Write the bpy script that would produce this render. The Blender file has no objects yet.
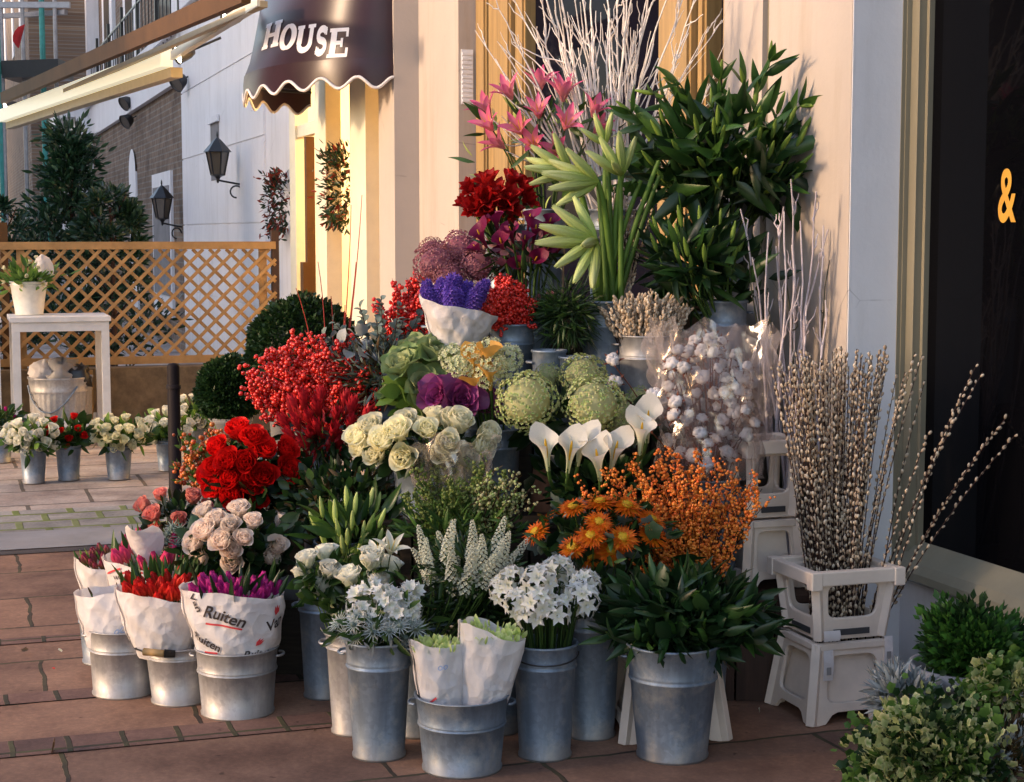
import bpy, math, random
import numpy as np
from mathutils import Vector, Matrix
random.seed(7); RNG = np.random.default_rng(11)
PI = math.pi
sc = bpy.context.scene
COL = sc.collection
# ------------------------------------------------------------------ camera
F = 1690.0; CX, CY = 512.0, 391.0; EYE = 1.6; PITCH = math.atan(159.0/F)
cp, sp_ = math.cos(PITCH), math.sin(PITCH)
def P(px, py, Y):
    """world point at distance Y in front of the viewpoint, seen in the direction px,py"""
    u = (px-CX)/F; v = (CY-py)/F
    d = np.array([u, cp+v*sp_, -sp_+v*cp]); k = Y/d[1]
    return np.array([d[0]*k, Y, EYE+d[2]*k])
def G(px, py):
    u = (px-CX)/F; v = (CY-py)/F
    d = np.array([u, cp+v*sp_, -sp_+v*cp]); k = -EYE/d[2]
    return d*k+np.array([0, 0, EYE])
def S(Y): return F/Y
cam = bpy.data.cameras.new('camera'); camo = bpy.data.objects.new('camera', cam); COL.objects.link(camo)
camo.location = (0, 0, EYE); camo.rotation_euler = (PI/2-PITCH, 0, 0)
cam.sensor_width = 36; cam.lens = F/1024*36; cam.clip_end = 2000; cam.clip_start = .05
sc.camera = camo
# ------------------------------------------------------------------ light
SUN_EL = math.radians(15)
sdir = np.array([-.93, -.36]); sdir /= np.linalg.norm(sdir)
w = bpy.data.worlds.new('World'); sc.world = w; w.use_nodes = True
nt = w.node_tree; bg = nt.nodes['Background']
sky = nt.nodes.new('ShaderNodeTexSky'); sky.sky_type = 'NISHITA'; sky.sun_disc = False
sky.sun_elevation = SUN_EL; sky.sun_rotation = math.atan2(sdir[0], sdir[1])
wm = nt.nodes.new('ShaderNodeMix'); wm.data_type = 'RGBA'; wm.blend_type = 'MULTIPLY'; wm.inputs[0].default_value = 1; wm.inputs[7].default_value = (1.10, .98, .95, 1)   # sky colour tinted warmer to take blue out of the shade
nt.links.new(sky.outputs[0], wm.inputs[6]); nt.links.new(wm.outputs[2], bg.inputs[0]); bg.inputs[1].default_value = .52
sl = bpy.data.lights.new('sun', 'SUN'); sl.energy = 3.6; sl.angle = math.radians(4.5); sl.color = (1, .70, .45)
so = bpy.data.objects.new('sun', sl); COL.objects.link(so)
sv = Vector((sdir[0]*math.cos(SUN_EL), sdir[1]*math.cos(SUN_EL), math.sin(SUN_EL)))
so.rotation_euler = sv.to_track_quat('Z', 'Y').to_euler()
so.location = (-6, -4, 6)
sc.view_settings.view_transform = 'Standard'; sc.view_settings.look = 'None'; sc.view_settings.exposure = 0
# ------------------------------------------------------------------ materials
def newmat(name):
    m = bpy.data.materials.new(name); m.use_nodes = True
    nt = m.node_tree; nt.nodes.clear()
    out = nt.nodes.new('ShaderNodeOutputMaterial')
    return m, nt, out
def N(nt, t, **kw):
    n = nt.nodes.new(t)
    for k, v in kw.items():
        if k[0] == 'i' and k[1:].isdigit(): n.inputs[int(k[1:])].default_value = v
        else: setattr(n, k, v)
    return n
def col4(c): return (c[0], c[1], c[2], 1)
def mixc(nt, fac, a, b, mode='MIX'):
    m = nt.nodes.new('ShaderNodeMix'); m.data_type = 'RGBA'; m.blend_type = mode
    for sock, val in ((m.inputs[0], fac), (m.inputs[6], a), (m.inputs[7], b)):
        if hasattr(val, 'is_linked'): nt.links.new(val, sock)
        elif isinstance(val, (int, float)): sock.default_value = val
        else: sock.default_value = col4(val)
    return m.outputs[2]
def ramp(nt, src, p0, p1, c0=(0, 0, 0), c1=(1, 1, 1)):
    r = nt.nodes.new('ShaderNodeValToRGB'); r.color_ramp.elements[0].position = p0; r.color_ramp.elements[1].position = p1
    r.color_ramp.elements[0].color = col4(c0); r.color_ramp.elements[1].color = col4(c1)
    nt.links.new(src, r.inputs[0]); return r.outputs[0]
def noise(nt, scale, detail=4, rough=.6, vec=None, scl=None):
    n = nt.nodes.new('ShaderNodeTexNoise'); n.inputs['Scale'].default_value = scale
    n.inputs['Detail'].default_value = detail; n.inputs['Roughness'].default_value = rough
    if vec is None:
        tc = nt.nodes.new('ShaderNodeTexCoord'); vec = tc.outputs['Object']
    if scl:
        mp = nt.nodes.new('ShaderNodeMapping'); mp.inputs['Scale'].default_value = scl
        nt.links.new(vec, mp.inputs[0]); vec = mp.outputs[0]
    nt.links.new(vec, n.inputs['Vector']); return n.outputs[0]
def princ(nt, out, base, rough=.6, metal=0, spec=.5, bump=None, bstr=.3, bdist=.01):
    p = nt.nodes.new('ShaderNodeBsdfPrincipled')
    for s_, v in (('Base Color', base), ('Roughness', rough), ('Metallic', metal), ('Specular IOR Level', spec)):
        s = p.inputs[s_]
        if hasattr(v, 'is_linked'): nt.links.new(v, s)
        elif isinstance(v, (int, float)): s.default_value = v
        else: s.default_value = col4(v)
    if bump is not None:
        b = nt.nodes.new('ShaderNodeBump'); b.inputs['Strength'].default_value = bstr; b.inputs['Distance'].default_value = bdist
        nt.links.new(bump, b.inputs['Height']); nt.links.new(b.outputs[0], p.inputs['Normal'])
    if out is not None: nt.links.new(p.outputs[0], out.inputs[0])
    return p
def petal_mat(name, tip, base=None, dark=None, tr=.3, rough=.5, varr=.55, spec=.25):
    """petals and leaves: colour runs along each petal, varies between instances, lets some light through"""
    base = tip if base is None else base
    m, nt, out = newmat(name)
    t = N(nt, 'ShaderNodeAttribute', attribute_name='t'); v = N(nt, 'ShaderNodeAttribute', attribute_name='var')
    c = mixc(nt, ramp(nt, t.outputs['Fac'], .1, .85), base, tip)
    dk = dark if dark is not None else [x*varr for x in tip]
    c = mixc(nt, v.outputs['Fac'], c, dk)
    nz = noise(nt, 60, 3)
    c = mixc(nt, ramp(nt, nz, .3, .75), c, mixc(nt, 1.0, c, (.86, .86, .84), 'MULTIPLY'))
    oi = nt.nodes.new('ShaderNodeObjectInfo')
    hs = nt.nodes.new('ShaderNodeHueSaturation')
    mr = nt.nodes.new('ShaderNodeMapRange'); mr.inputs[3].default_value = .86; mr.inputs[4].default_value = 1.14
    nt.links.new(oi.outputs['Random'], mr.inputs[0]); nt.links.new(mr.outputs[0], hs.inputs['Value'])
    nt.links.new(c, hs.inputs['Color']); c = hs.outputs[0]
    p = princ(nt, None, c, rough, spec=spec)
    tl = nt.nodes.new('ShaderNodeBsdfTranslucent'); nt.links.new(c, tl.inputs[0])
    mx = nt.nodes.new('ShaderNodeMixShader'); mx.inputs[0].default_value = tr
    nt.links.new(p.outputs[0], mx.inputs[1]); nt.links.new(tl.outputs[0], mx.inputs[2]); nt.links.new(mx.outputs[0], out.inputs[0])
    return m
def plain(name, c, rough=.6, metal=0, var=.25, scale=8, bstr=.15, bscale=60, spec=.4, scl=None):
    m, nt, out = newmat(name)
    nz = noise(nt, scale, 6, .65, scl=scl)
    cc = mixc(nt, ramp(nt, nz, .3, .7), [x*(1-var) for x in c], [min(1, x*(1+var*.4)) for x in c])
    princ(nt, out, cc, rough, metal, spec, noise(nt, bscale, 4), bstr, .004)
    return m
M = {}
def zinc(name, tint=(.245, .31, .40), dirt=.5):
    m, nt, out = newmat(name)
    tc = nt.nodes.new('ShaderNodeTexCoord')
    vo = nt.nodes.new('ShaderNodeTexVoronoi'); vo.inputs['Scale'].default_value = 70; nt.links.new(tc.outputs['Object'], vo.inputs[0])
    n1 = noise(nt, 9, 6, .7); n2 = noise(nt, 22, 5, .6, scl=(1, 1, .12))
    oi = nt.nodes.new('ShaderNodeObjectInfo')
    c = mixc(nt, ramp(nt, vo.outputs['Color'], .1, .9), [x*.82 for x in tint], [x*1.1 for x in tint])
    c = mixc(nt, ramp(nt, n2, .35, .7), c, [x*.6 for x in tint])
    c = mixc(nt, ramp(nt, n1, .5, .8), c, (.5, .49, .46))
    sx = nt.nodes.new('ShaderNodeSeparateXYZ'); nt.links.new(tc.outputs['Object'], sx.inputs[0])
    low = ramp(nt, sx.outputs['Z'], 0.0, .07, (1, 1, 1), (0, 0, 0))
    c = mixc(nt, mixc(nt, 1.0, low, n1, 'MULTIPLY'), c, (.30, .26, .22))
    rg = ramp(nt, n1, .3, .8, (.42,)*3, (.68,)*3)
    princ(nt, out, c, rg, .55, .5, n2, .12, .004)
    return m
M['zinc'] = zinc('galvanised_zinc')
M['zinc_pale'] = zinc('galvanised_zinc_pale', (.44, .44, .46))
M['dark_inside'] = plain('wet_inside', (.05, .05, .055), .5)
M['grip'] = plain('turned_wood_grip', (.50, .30, .12), .5)
M['black_iron'] = plain('black_painted_iron', (.018, .018, .02), .35, spec=.5)
M['plastic'] = plain('cream_crate_plastic', (.78, .66, .56), .42, var=.18, scale=5, bstr=.08)
M['dark_wood'] = plain('dark_stained_planks', (.055, .026, .018), .6, var=.5, scale=6, scl=(8, 8, .7))
M['display_wood'] = plain('shade_dark_boards', (.04, .03, .022), .75, var=.5, scale=6, scl=(1, 1, 12))  # boards coloured near-black to give the shade behind the flowers
M['paint_cream'] = plain('old_cream_paint', (.50, .43, .38), .6, var=.16, scale=2.2, bscale=25, bstr=.12)
M['paint_white'] = plain('white_stucco', (.86, .85, .87), .75, var=.12, scale=1.2, bscale=30, bstr=.15)
def stucco(name, c, dirt, z0=.5):
    m, nt, out = newmat(name)
    n0 = noise(nt, 1.1, 8, .7); n1 = noise(nt, 5, 6, .7, scl=(1, 1, .10)); n2 = noise(nt, 40, 5, .7); n3 = noise(nt, 2.5, 4, .6)
    cc = mixc(nt, ramp(nt, n0, .35, .75), c, [x*.86 for x in c]); cc = mixc(nt, ramp(nt, n1, .52, .85), cc, mixc(nt, 1.0, cc, dirt, 'MULTIPLY'))
    vo = nt.nodes.new('ShaderNodeTexVoronoi'); vo.feature = 'DISTANCE_TO_EDGE'; vo.inputs['Scale'].default_value = 1.3
    tc = nt.nodes.new('ShaderNodeTexCoord'); nt.links.new(tc.outputs['Object'], vo.inputs[0])
    cr = mixc(nt, 1.0, ramp(nt, vo.outputs[0], .0, .004, (1, 1, 1), (0, 0, 0)), ramp(nt, n3, .55, .62), 'MULTIPLY')
    cc = mixc(nt, cr, cc, [x*.55 for x in c])
    sx = nt.nodes.new('ShaderNodeSeparateXYZ'); nt.links.new(tc.outputs['Object'], sx.inputs[0])
    cc = mixc(nt, mixc(nt, 1.0, ramp(nt, sx.outputs['Z'], 0.0, z0, (1, 1, 1), (0, 0, 0)), n3, 'MULTIPLY'), cc, [x*.35 for x in c])
    princ(nt, out, cc, .62, 0, .35, n2, .22, .005); return m
M['paint_cream'] = stucco('old_cream_paint', (.50, .43, .375), (.78, .70, .60)); M['paint_white'] = stucco('white_stucco', (.86, .85, .87), (.80, .78, .76))
M['paint_frame'] = plain('ochre_window_paint', (.25, .225, .16), .35, var=.22, scale=3, scl=(1, 1, .3), bstr=.05)
M['paint_timber'] = plain('honey_window_timber', (.38, .245, .10), .4, var=.35, scale=5, scl=(6, 6, .3), bstr=.06)
M['fence_wood'] = plain('weathered_trellis_wood', (.40, .23, .09), .7, var=.35, scale=6)
M['table_paint'] = plain('chalky_white_table', (.66, .66, .66), .5, var=.15)
M['paper_basket'] = plain('white_basket', (.72, .70, .62), .6)
M['fabric_awning'] = plain('aubergine_awning_cloth', (.034, .014, .022), .32, var=.35, scale=2.5, bscale=200, bstr=.06, spec=.35)
M['awning_trim'] = plain('awning_white_piping', (.75, .72, .72), .6)
M['lettering'] = plain('white_letter_vinyl', (.80, .78, .80), .5, var=.1)
M['gold'] = plain('gold_leaf', (.85, .42, .06), .35, var=.15)
M['ink'] = plain('black_print', (.04, .03, .03), .6); M['ink_red'] = plain('red_print', (.62, .05, .06), .6)
M['ink_blue'] = plain('faded_blue_print', (.42, .52, .75), .7)
M['bollard'] = plain('bollard_paint', (.014, .010, .012), .65, spec=.15)
M['terracotta'] = plain('terracotta_pot', (.30, .13, .07), .8)
M['stone_wall'] = plain('mossy_brown_stone', (.17, .12, .07), .9, var=.5, scale=9, bstr=.6, bscale=20)
M['soil'] = plain('potting_soil', (.02, .014, .01), .95)
M['teal'] = plain('teal_scaffold_paint', (.06, .33, .30), .5); M['scaf_grey'] = plain('scaffold_tube', (.42, .42, .44), .45, .4)
M['red_cloth'] = plain('red_warning_cloth', (.6, .04, .05), .8)
M['brown_bar'] = plain('bronze_awning_bar', (.11, .052, .018), .6, var=.3, scale=3, spec=.2)
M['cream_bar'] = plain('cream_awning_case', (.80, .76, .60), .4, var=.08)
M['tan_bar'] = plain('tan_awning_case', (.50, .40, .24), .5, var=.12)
M['dust'] = plain('grey_dusty_bag', (.28, .27, .27), .5)
M['stem_dark'] = plain('dark_stems', (.035, .04, .018), .7)
def glassdark(name, c=(.004, .004, .005), refl=.18, rough=.03):
    m, nt, out = newmat(name)
    d = nt.nodes.new('ShaderNodeBsdfDiffuse'); d.inputs[0].default_value = col4(c); g = nt.nodes.new('ShaderNodeBsdfGlossy'); g.inputs['Roughness'].default_value = rough
    b = nt.nodes.new('ShaderNodeBump'); b.inputs['Strength'].default_value = .05; nt.links.new(noise(nt, 1.3, 2), b.inputs['Height']); nt.links.new(b.outputs[0], g.inputs['Normal'])
    x = nt.nodes.new('ShaderNodeMixShader'); x.inputs[0].default_value = refl; nt.links.new(d.outputs[0], x.inputs[1]); nt.links.new(g.outputs[0], x.inputs[2]); nt.links.new(x.outputs[0], out.inputs[0]); return m
M['glass_black'] = glassdark('dark_shop_glass', (.003, .003, .004), .02)
M['glass_reflect'] = glassdark('dark_side_glass', (.006, .006, .012), .025)
M['pane'] = glassdark('lantern_glass', (.12, .10, .08), .15, .1)
def brick(name, c1, c2, mort, bw, bh, scale, ms=.012, rough=.9, ax='w', offset=.5, moss=None, wob=.02, bstr=.6):
    m, nt, out = newmat(name)
    uv = nt.nodes.new('ShaderNodeUVMap')
    nz = nt.nodes.new('ShaderNodeTexNoise'); nz.inputs['Scale'].default_value = 5; nt.links.new(uv.outputs[0], nz.inputs[0]); nz.inputs['Detail'].default_value = 4
    vm = nt.nodes.new('ShaderNodeVectorMath'); vm.operation = 'MULTIPLY_ADD'
    vm.inputs[1].default_value = (wob, wob, 0); nt.links.new(nz.outputs['Color'], vm.inputs[0]); nt.links.new(uv.outputs[0], vm.inputs[2])
    b = nt.nodes.new('ShaderNodeTexBrick'); b.offset = offset
    b.inputs['Scale'].default_value = scale; b.inputs['Brick Width'].default_value = bw; b.inputs['Row Height'].default_value = bh
    b.inputs['Mortar Size'].default_value = ms; b.inputs['Mortar Smooth'].default_value = .3; b.inputs['Bias'].default_value = 0
    b.inputs['Color1'].default_value = col4(c1); b.inputs['Color2'].default_value = col4(c2); b.inputs['Mortar'].default_value = col4(mort)
    nt.links.new(vm.outputs[0], b.inputs[0])
    n1 = noise(nt, 3, 8, .7, uv.outputs[0]); n2 = noise(nt, 45, 6, .7, uv.outputs[0])
    c = mixc(nt, ramp(nt, n1, .35, .7), b.outputs[0], mixc(nt, 1.0, b.outputs[0], (.55, .52, .55), 'MULTIPLY'))
    c = mixc(nt, ramp(nt, n2, .45, .8), c, mixc(nt, 1.0, c, (1.5, 1.45, 1.4), 'MULTIPLY'))
    n4 = noise(nt, 1.4, 5, .65, uv.outputs[0]); c = mixc(nt, ramp(nt, n4, .5, .72), c, mixc(nt, 1.0, c, (.50, .46, .46), 'MULTIPLY'))
    sp = noise(nt, 16, 3, .5, uv.outputs[0]); c = mixc(nt, ramp(nt, sp, .68, .74), c, mixc(nt, 1.0, c, (.45, .42, .42), 'MULTIPLY'))
    if moss:
        f = mixc(nt, 1.0, b.outputs['Fac'], ramp(nt, noise(nt, 4, 3, .6, uv.outputs[0]), .45, .6), 'MULTIPLY')
        c = mixc(nt, f, c, moss)
    inv = nt.nodes.new('ShaderNodeMath'); inv.operation = 'SUBTRACT'; inv.inputs[0].default_value = 1; nt.links.new(b.outputs['Fac'], inv.inputs[1])
    ad = nt.nodes.new('ShaderNodeMath'); ad.operation = 'MULTIPLY_ADD'; ad.inputs[1].default_value = .35
    nt.links.new(n2, ad.inputs[0]); nt.links.new(inv.outputs[0], ad.inputs[2])
    princ(nt, out, c, rough, 0, .3, ad.outputs[0], bstr, .008)
    return m
M['flag_near'] = brick('warm_york_flagstones', (.34, .185, .115), (.20, .115, .08), (.06, .042, .03), .92, .58, 1, .009, moss=(.075, .062, .03), wob=.045)
M['setts'] = brick('brown_setts', (.24, .13, .095), (.14, .08, .065), (.06, .05, .03), .17, .5, 1, .010, offset=0, moss=(.085, .075, .035), wob=.022)
M['flag_far'] = brick('grey_flagstones', (.46, .39, .33), (.38, .32, .28), (.13, .11, .09), .75, .55, 1, .014)
M['sett_far'] = brick('grey_mossy_setts', (.34, .32, .29), (.26, .25, .23), (.16, .20, .05), .3, .24, 1, .022, moss=(.17, .19, .08))
M['kerb'] = plain('granite_kerb', (.24, .23, .235), .8, var=.25, scale=3, bstr=.3)
M['gutter'] = plain('dark_gutter', (.05, .04, .042), .9, var=.4)
M['brick'] = brick('london_stock_brick', (.27, .19, .13), (.20, .14, .10), (.28, .25, .21), .24, .085, 1, .012, wob=0, bstr=.4)
M['warm_room'] = plain('shop_interior_paint', (.75, .55, .25), .7)
m, nt, out = newmat('lamp_glow'); e = nt.nodes.new('ShaderNodeEmission'); e.inputs[0].default_value = (1, .72, .32, 1); e.inputs[1].default_value = 9; nt.links.new(e.outputs[0], out.inputs[0]); M['glow'] = m
m, nt, out = newmat('spot_glow'); e = nt.nodes.new('ShaderNodeEmission'); e.inputs[0].default_value = (1, .9, .7, 1); e.inputs[1].default_value = 14; nt.links.new(e.outputs[0], out.inputs[0]); M['spot'] = m
def paper(name, c=(.80, .76, .76)):
    m, nt, out = newmat(name)
    n1 = noise(nt, 14, 5, .6); vo = nt.nodes.new('ShaderNodeTexVoronoi'); vo.inputs['Scale'].default_value = 22; vo.feature = 'F1'; tc = nt.nodes.new('ShaderNodeTexCoord')
    wv = nt.nodes.new('ShaderNodeVectorMath'); wv.operation = 'ADD'; nn_ = nt.nodes.new('ShaderNodeTexNoise'); nn_.inputs['Scale'].default_value = 6; nt.links.new(tc.outputs['Object'], nn_.inputs[0]); sv2 = nt.nodes.new('ShaderNodeVectorMath'); sv2.operation = 'SCALE'; sv2.inputs['Scale'].default_value = .12; nt.links.new(nn_.outputs['Color'], sv2.inputs[0]); nt.links.new(tc.outputs['Object'], wv.inputs[0]); nt.links.new(sv2.outputs[0], wv.inputs[1]); nt.links.new(wv.outputs[0], vo.inputs[0]); hh = nt.nodes.new('ShaderNodeMath'); hh.operation = 'ADD'; nt.links.new(vo.outputs['Distance'], hh.inputs[0]); nt.links.new(n1, hh.inputs[1])
    cc = mixc(nt, ramp(nt, n1, .35, .75), c, [x*.86 for x in c])
    p = princ(nt, None, cc, .55, spec=.3, bump=hh.outputs[0], bstr=.5, bdist=.014)
    tl = nt.nodes.new('ShaderNodeBsdfTranslucent'); nt.links.new(cc, tl.inputs[0])
    mx = nt.nodes.new('ShaderNodeMixShader'); mx.inputs[0].default_value = .25
    nt.links.new(p.outputs[0], mx.inputs[1]); nt.links.new(tl.outputs[0], mx.inputs[2]); nt.links.new(mx.outputs[0], out.inputs[0]); return m
M['paper'] = paper('white_wrapping_paper')
m, nt, out = newmat('cellophane')
g = nt.nodes.new('ShaderNodeBsdfGlossy'); g.inputs['Roughness'].default_value = .22; g.inputs[0].default_value = (1, .95, .95, 1)
n1 = noise(nt, 11, 2, .5)
bp = nt.nodes.new('ShaderNodeBump'); bp.inputs['Strength'].default_value = .6; bp.inputs['Distance'].default_value = .02
nt.links.new(n1, bp.inputs['Height']); nt.links.new(bp.outputs[0], g.inputs['Normal'])
df = nt.nodes.new('ShaderNodeBsdfTranslucent'); df.inputs[0].default_value = (.95, .88, .92, 1)
t_ = nt.nodes.new('ShaderNodeBsdfTransparent'); m1 = nt.nodes.new('ShaderNodeMixShader'); m1.inputs[0].default_value = .36
m2 = nt.nodes.new('ShaderNodeMixShader'); m2.inputs[0].default_value = .4
nt.links.new(df.outputs[0], m2.inputs[1]); nt.links.new(g.outputs[0], m2.inputs[2])
nt.links.new(t_.outputs[0], m1.inputs[1]); nt.links.new(m2.outputs[0], m1.inputs[2])
nt.links.new(m1.outputs[0], out.inputs[0]); M['cello'] = m
# plant colours
PM = petal_mat
M['leaf'] = PM('mid_green_leaf', (.06, .13, .025), (.04, .09, .02), (.022, .055, .015), .3, .4, spec=.4)
M['leaf_dark'] = PM('dark_glossy_leaf', (.022, .06, .016), (.015, .04, .012), (.008, .022, .009), .15, .35, spec=.4)
M['leaf_lily'] = PM('lily_leaf', (.07, .17, .03), (.045, .11, .022), (.02, .06, .016), .35, .35, spec=.5)
M['leaf_fresh'] = PM('fresh_green_leaf', (.17, .30, .05), (.12, .22, .04), (.06, .13, .03), .35, .45)
M['leaf_blue'] = PM('blue_grey_leaf', (.24, .31, .27), (.18, .24, .20), (.11, .15, .14), .2, .5)
M['leaf_box'] = PM('box_leaf', (.030, .075, .020), (.02, .05, .015), (.012, .03, .01), .2, .4)
M['leaf_boxbright'] = PM('bright_box_leaf', (.10, .27, .04), (.06, .16, .03), (.03, .09, .02), .35, .4)  # brighter green variant of the box leaf
M['leaf_bay'] = PM('bay_leaf', (.028, .085, .04), (.02, .06, .03), (.010, .03, .018), .2, .35, spec=.5)
M['leaf_silver'] = PM('silver_leaf', (.45, .47, .48), (.34, .37, .36), (.22, .25, .25), .2, .7)
M['leaf_varieg'] = PM('variegated_ivy_leaf', (.82, .76, .44), (.24, .34, .10), (.42, .46, .18), .3, .45)
M['leaf_brown'] = PM('bronze_leaf', (.13, .075, .03), (.08, .05, .02), (.03, .03, .015), .2, .5)
M['stem'] = PM('green_stem', (.10, .18, .045), (.07, .13, .03), (.05, .09, .02), .1, .5)
M['wood_stem'] = PM('brown_twig', (.06, .025, .018), (.035, .018, .013), (.02, .012, .01), 0, .7)
M['white_twig'] = PM('white_birch_twig', (.95, .90, .86), (.86, .80, .76), (.72, .66, .63), 0, .6)
M['mauve_twig'] = PM('pale_mauve_twig', (.84, .76, .80), (.70, .62, .66), (.50, .43, .46), 0, .6)
M['red_twig'] = PM('red_dogwood_twig', (.50, .05, .03), (.32, .03, .02), (.2, .02, .02), 0, .5)
M['rose_red'] = PM('red_rose_petal', (.85, .016, .014), (.62, .01, .01), (.48, .006, .008), .38, .45)
M['rose_cream'] = PM('cream_rose_petal', (.95, .93, .74), (.94, .89, .55), (.92, .87, .62), .42)
M['rose_white'] = PM('white_petal', (.92, .91, .84), (.78, .82, .55), (.86, .84, .72), .4)
M['rose_peach'] = PM('peach_rose_petal', (.97, .87, .79), (.96, .82, .70), (.95, .79, .70), .46)
M['rose_pink'] = PM('pink_rose_petal', (.92, .38, .32), (.90, .36, .26), (.80, .26, .24), .4)
M['tulip_red'] = PM('red_tulip_petal', (.80, .025, .02), (.70, .10, .03), (.45, .01, .015), .35)
M['tulip_mag'] = PM('magenta_tulip_petal', (.62, .03, .26), (.45, .03, .25), (.30, .015, .18), .3)
M['tulip_pink'] = PM('pink_tulip_petal', (.85, .07, .25), (.80, .2, .2), (.55, .04, .16), .35)
M['tulip_dusk'] = PM('dusky_tulip_petal', (.36, .04, .09), (.30, .22, .06), (.20, .03, .06), .25)
M['leucadendron'] = PM('leucadendron_bract', (.58, .02, .035), (.34, .03, .02), (.28, .012, .02), .2, .4)
M['amaryllis_red'] = PM('dark_red_bloom', (.52, .012, .012), (.34, .008, .01), (.20, .005, .008), .3)
M['lily_pink'] = PM('pink_lily_petal', (.85, .16, .36), (.90, .5, .45), (.62, .07, .22), .35)
M['bud_green'] = PM('pale_green_bud', (.76, .82, .42), (.40, .56, .10), (.50, .62, .18), .4)
M['bud_lily'] = PM('green_lily_bud', (.30, .42, .07), (.20, .32, .06), (.12, .22, .04), .3)
M['calla_burg'] = PM('burgundy_calla', (.24, .01, .09), (.16, .03, .05), (.10, .005, .03), .25)
M['calla_white'] = PM('white_calla', (.94, .90, .82), (.34, .50, .12), (.86, .80, .68), .4)
M['calla_yellow'] = PM('yellow_calla', (.85, .50, .10), (.55, .50, .10), (.75, .35, .10), .35)
M['spadix'] = PM('yellow_spadix', (.80, .50, .04))
M['hyd_dusk'] = PM('dusky_hydrangea', (.52, .20, .26), (.42, .24, .18), (.28, .09, .14), .35)
M['hyd_green'] = PM('green_hydrangea', (.50, .64, .24), (.30, .46, .12), (.60, .54, .32), .35)
M['hyacinth'] = PM('violet_floret', (.20, .11, .58), (.12, .05, .36), (.09, .04, .30), .3)
M['berry_red'] = PM('red_berry', (.85, .045, .03), (.80, .04, .02), (.45, .012, .012), 0, .22, spec=.6)
M['berry_hyp'] = PM('hypericum_berry', (.60, .08, .02), (.55, .22, .03), (.30, .05, .02), 0, .3, spec=.5)
M['berry_orange'] = PM('orange_berry', (.90, .22, .03), (.85, .13, .025), (.85, .30, .04), 0, .3, spec=.5)
M['kale_green'] = PM('ornamental_kale_leaf', (.22, .32, .12), (.55, .58, .32), (.10, .18, .06), .25)
M['kale_purple'] = PM('purple_kale_leaf', (.22, .05, .18), (.55, .08, .34), (.12, .04, .09), .25)
M['allium_white'] = PM('ivory_floret', (.86, .86, .66), (.55, .66, .30), (.66, .68, .42), .35)
M['mum'] = PM('orange_mum_petal', (.78, .14, .010), (.95, .55, .03), (.50, .06, .008), .35)
M['mum_eye'] = PM('mum_centre', (.75, .48, .03), (.5, .4, .03))
M['narcissus'] = PM('white_narcissus_petal', (.88, .88, .90), (.80, .80, .55), (.76, .78, .82), .35)
M['veronica'] = PM('white_veronica_floret', (.86, .84, .74), (.66, .68, .52), (.60, .62, .48), .35)
M['eryngium'] = PM('silver_thistle_bract', (.46, .50, .50), (.30, .36, .33), (.24, .30, .30), .2)
M['catkin'] = PM('silvery_catkin', (.92, .80, .62), (.50, .36, .24), (.46, .34, .24), .15, .8)
M['cotton'] = PM('cotton_fluff', (.82, .79, .78), (.74, .70, .70), (.62, .56, .58), .3, .9)
M['boll'] = PM('brown_cotton_boll', (.19, .06, .035), (.12, .045, .03))
M['solidaster'] = PM('pale_yellow_green_floret', (.35, .42, .12), (.20, .28, .07), (.14, .18, .05), .3)
M['wreath_red'] = PM('wreath_red_leaf', (.36, .04, .02), (.2, .04, .02), (.12, .02, .01), .2)

m, nt, out = newmat('glow_case_front'); p = princ(nt, out, (.85, .80, .62), .5); p.inputs['Emission Color'].default_value = (1, .93, .68, 1); p.inputs['Emission Strength'].default_value = .55; M['glow_case'] = m  # mild emission put in so the shaded case front looks bright
# ------------------------------------------------------------------ mesh building
def norm(v):
    v = np.asarray(v, float); return v/max(1e-9, np.linalg.norm(v))
def frame(z, roll=0.0):
    z = norm(z); a = np.array([0, 0, 1.]) if abs(z[2]) < .95 else np.array([1., 0, 0])
    x = norm(np.cross(a, z)); y = np.cross(z, x)
    c, s = math.cos(roll), math.sin(roll)
    return np.stack([x*c+y*s, -x*s+y*c, z], axis=1)
def frames(Z, rolls):
    Z = Z/np.linalg.norm(Z, axis=1, keepdims=True)
    a = np.where(np.abs(Z[:, 2:3]) < .95, np.array([[0, 0, 1.]]), np.array([[1., 0, 0]]))
    X = np.cross(a, Z); X /= np.linalg.norm(X, axis=1, keepdims=True); Yv = np.cross(Z, X)
    c = np.cos(rolls)[:, None]; s = np.sin(rolls)[:, None]
    return np.stack([X*c+Yv*s, -X*s+Yv*c, Z], axis=2)
class T:                                    # a shape template: verts, faces, t, material index per face
    def __init__(s, V, Fc, t=None, m=None):
        s.V = np.asarray(V, float); s.F = [tuple(f) for f in Fc]
        s.t = np.zeros(len(s.V)) if t is None else np.asarray(t, float); s.m = [0]*len(s.F) if m is None else list(m)
def tmerge(lst):
    V = []; Fc = []; t = []; m = []; k = 0
    for q in lst:
        V.append(q.V); Fc += [tuple(i+k for i in f) for f in q.F]; t.append(q.t); m += q.m; k += len(q.V)
    return T(np.concatenate(V), Fc, np.concatenate(t), m)
def txf(q, R=None, loc=(0, 0, 0), sc_=1.0, mi=None):
    V = q.V*np.asarray(sc_)
    if R is not None: V = V@np.asarray(R).T
    return T(V+np.asarray(loc), q.F, q.t, q.m if mi is None else [mi]*len(q.F))
def rotz(a): c, s = math.cos(a), math.sin(a); return np.array([[c, -s, 0], [s, c, 0], [0, 0, 1.]])
def rotx(a): c, s = math.cos(a), math.sin(a); return np.array([[1., 0, 0], [0, c, -s], [0, s, c]])
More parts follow.
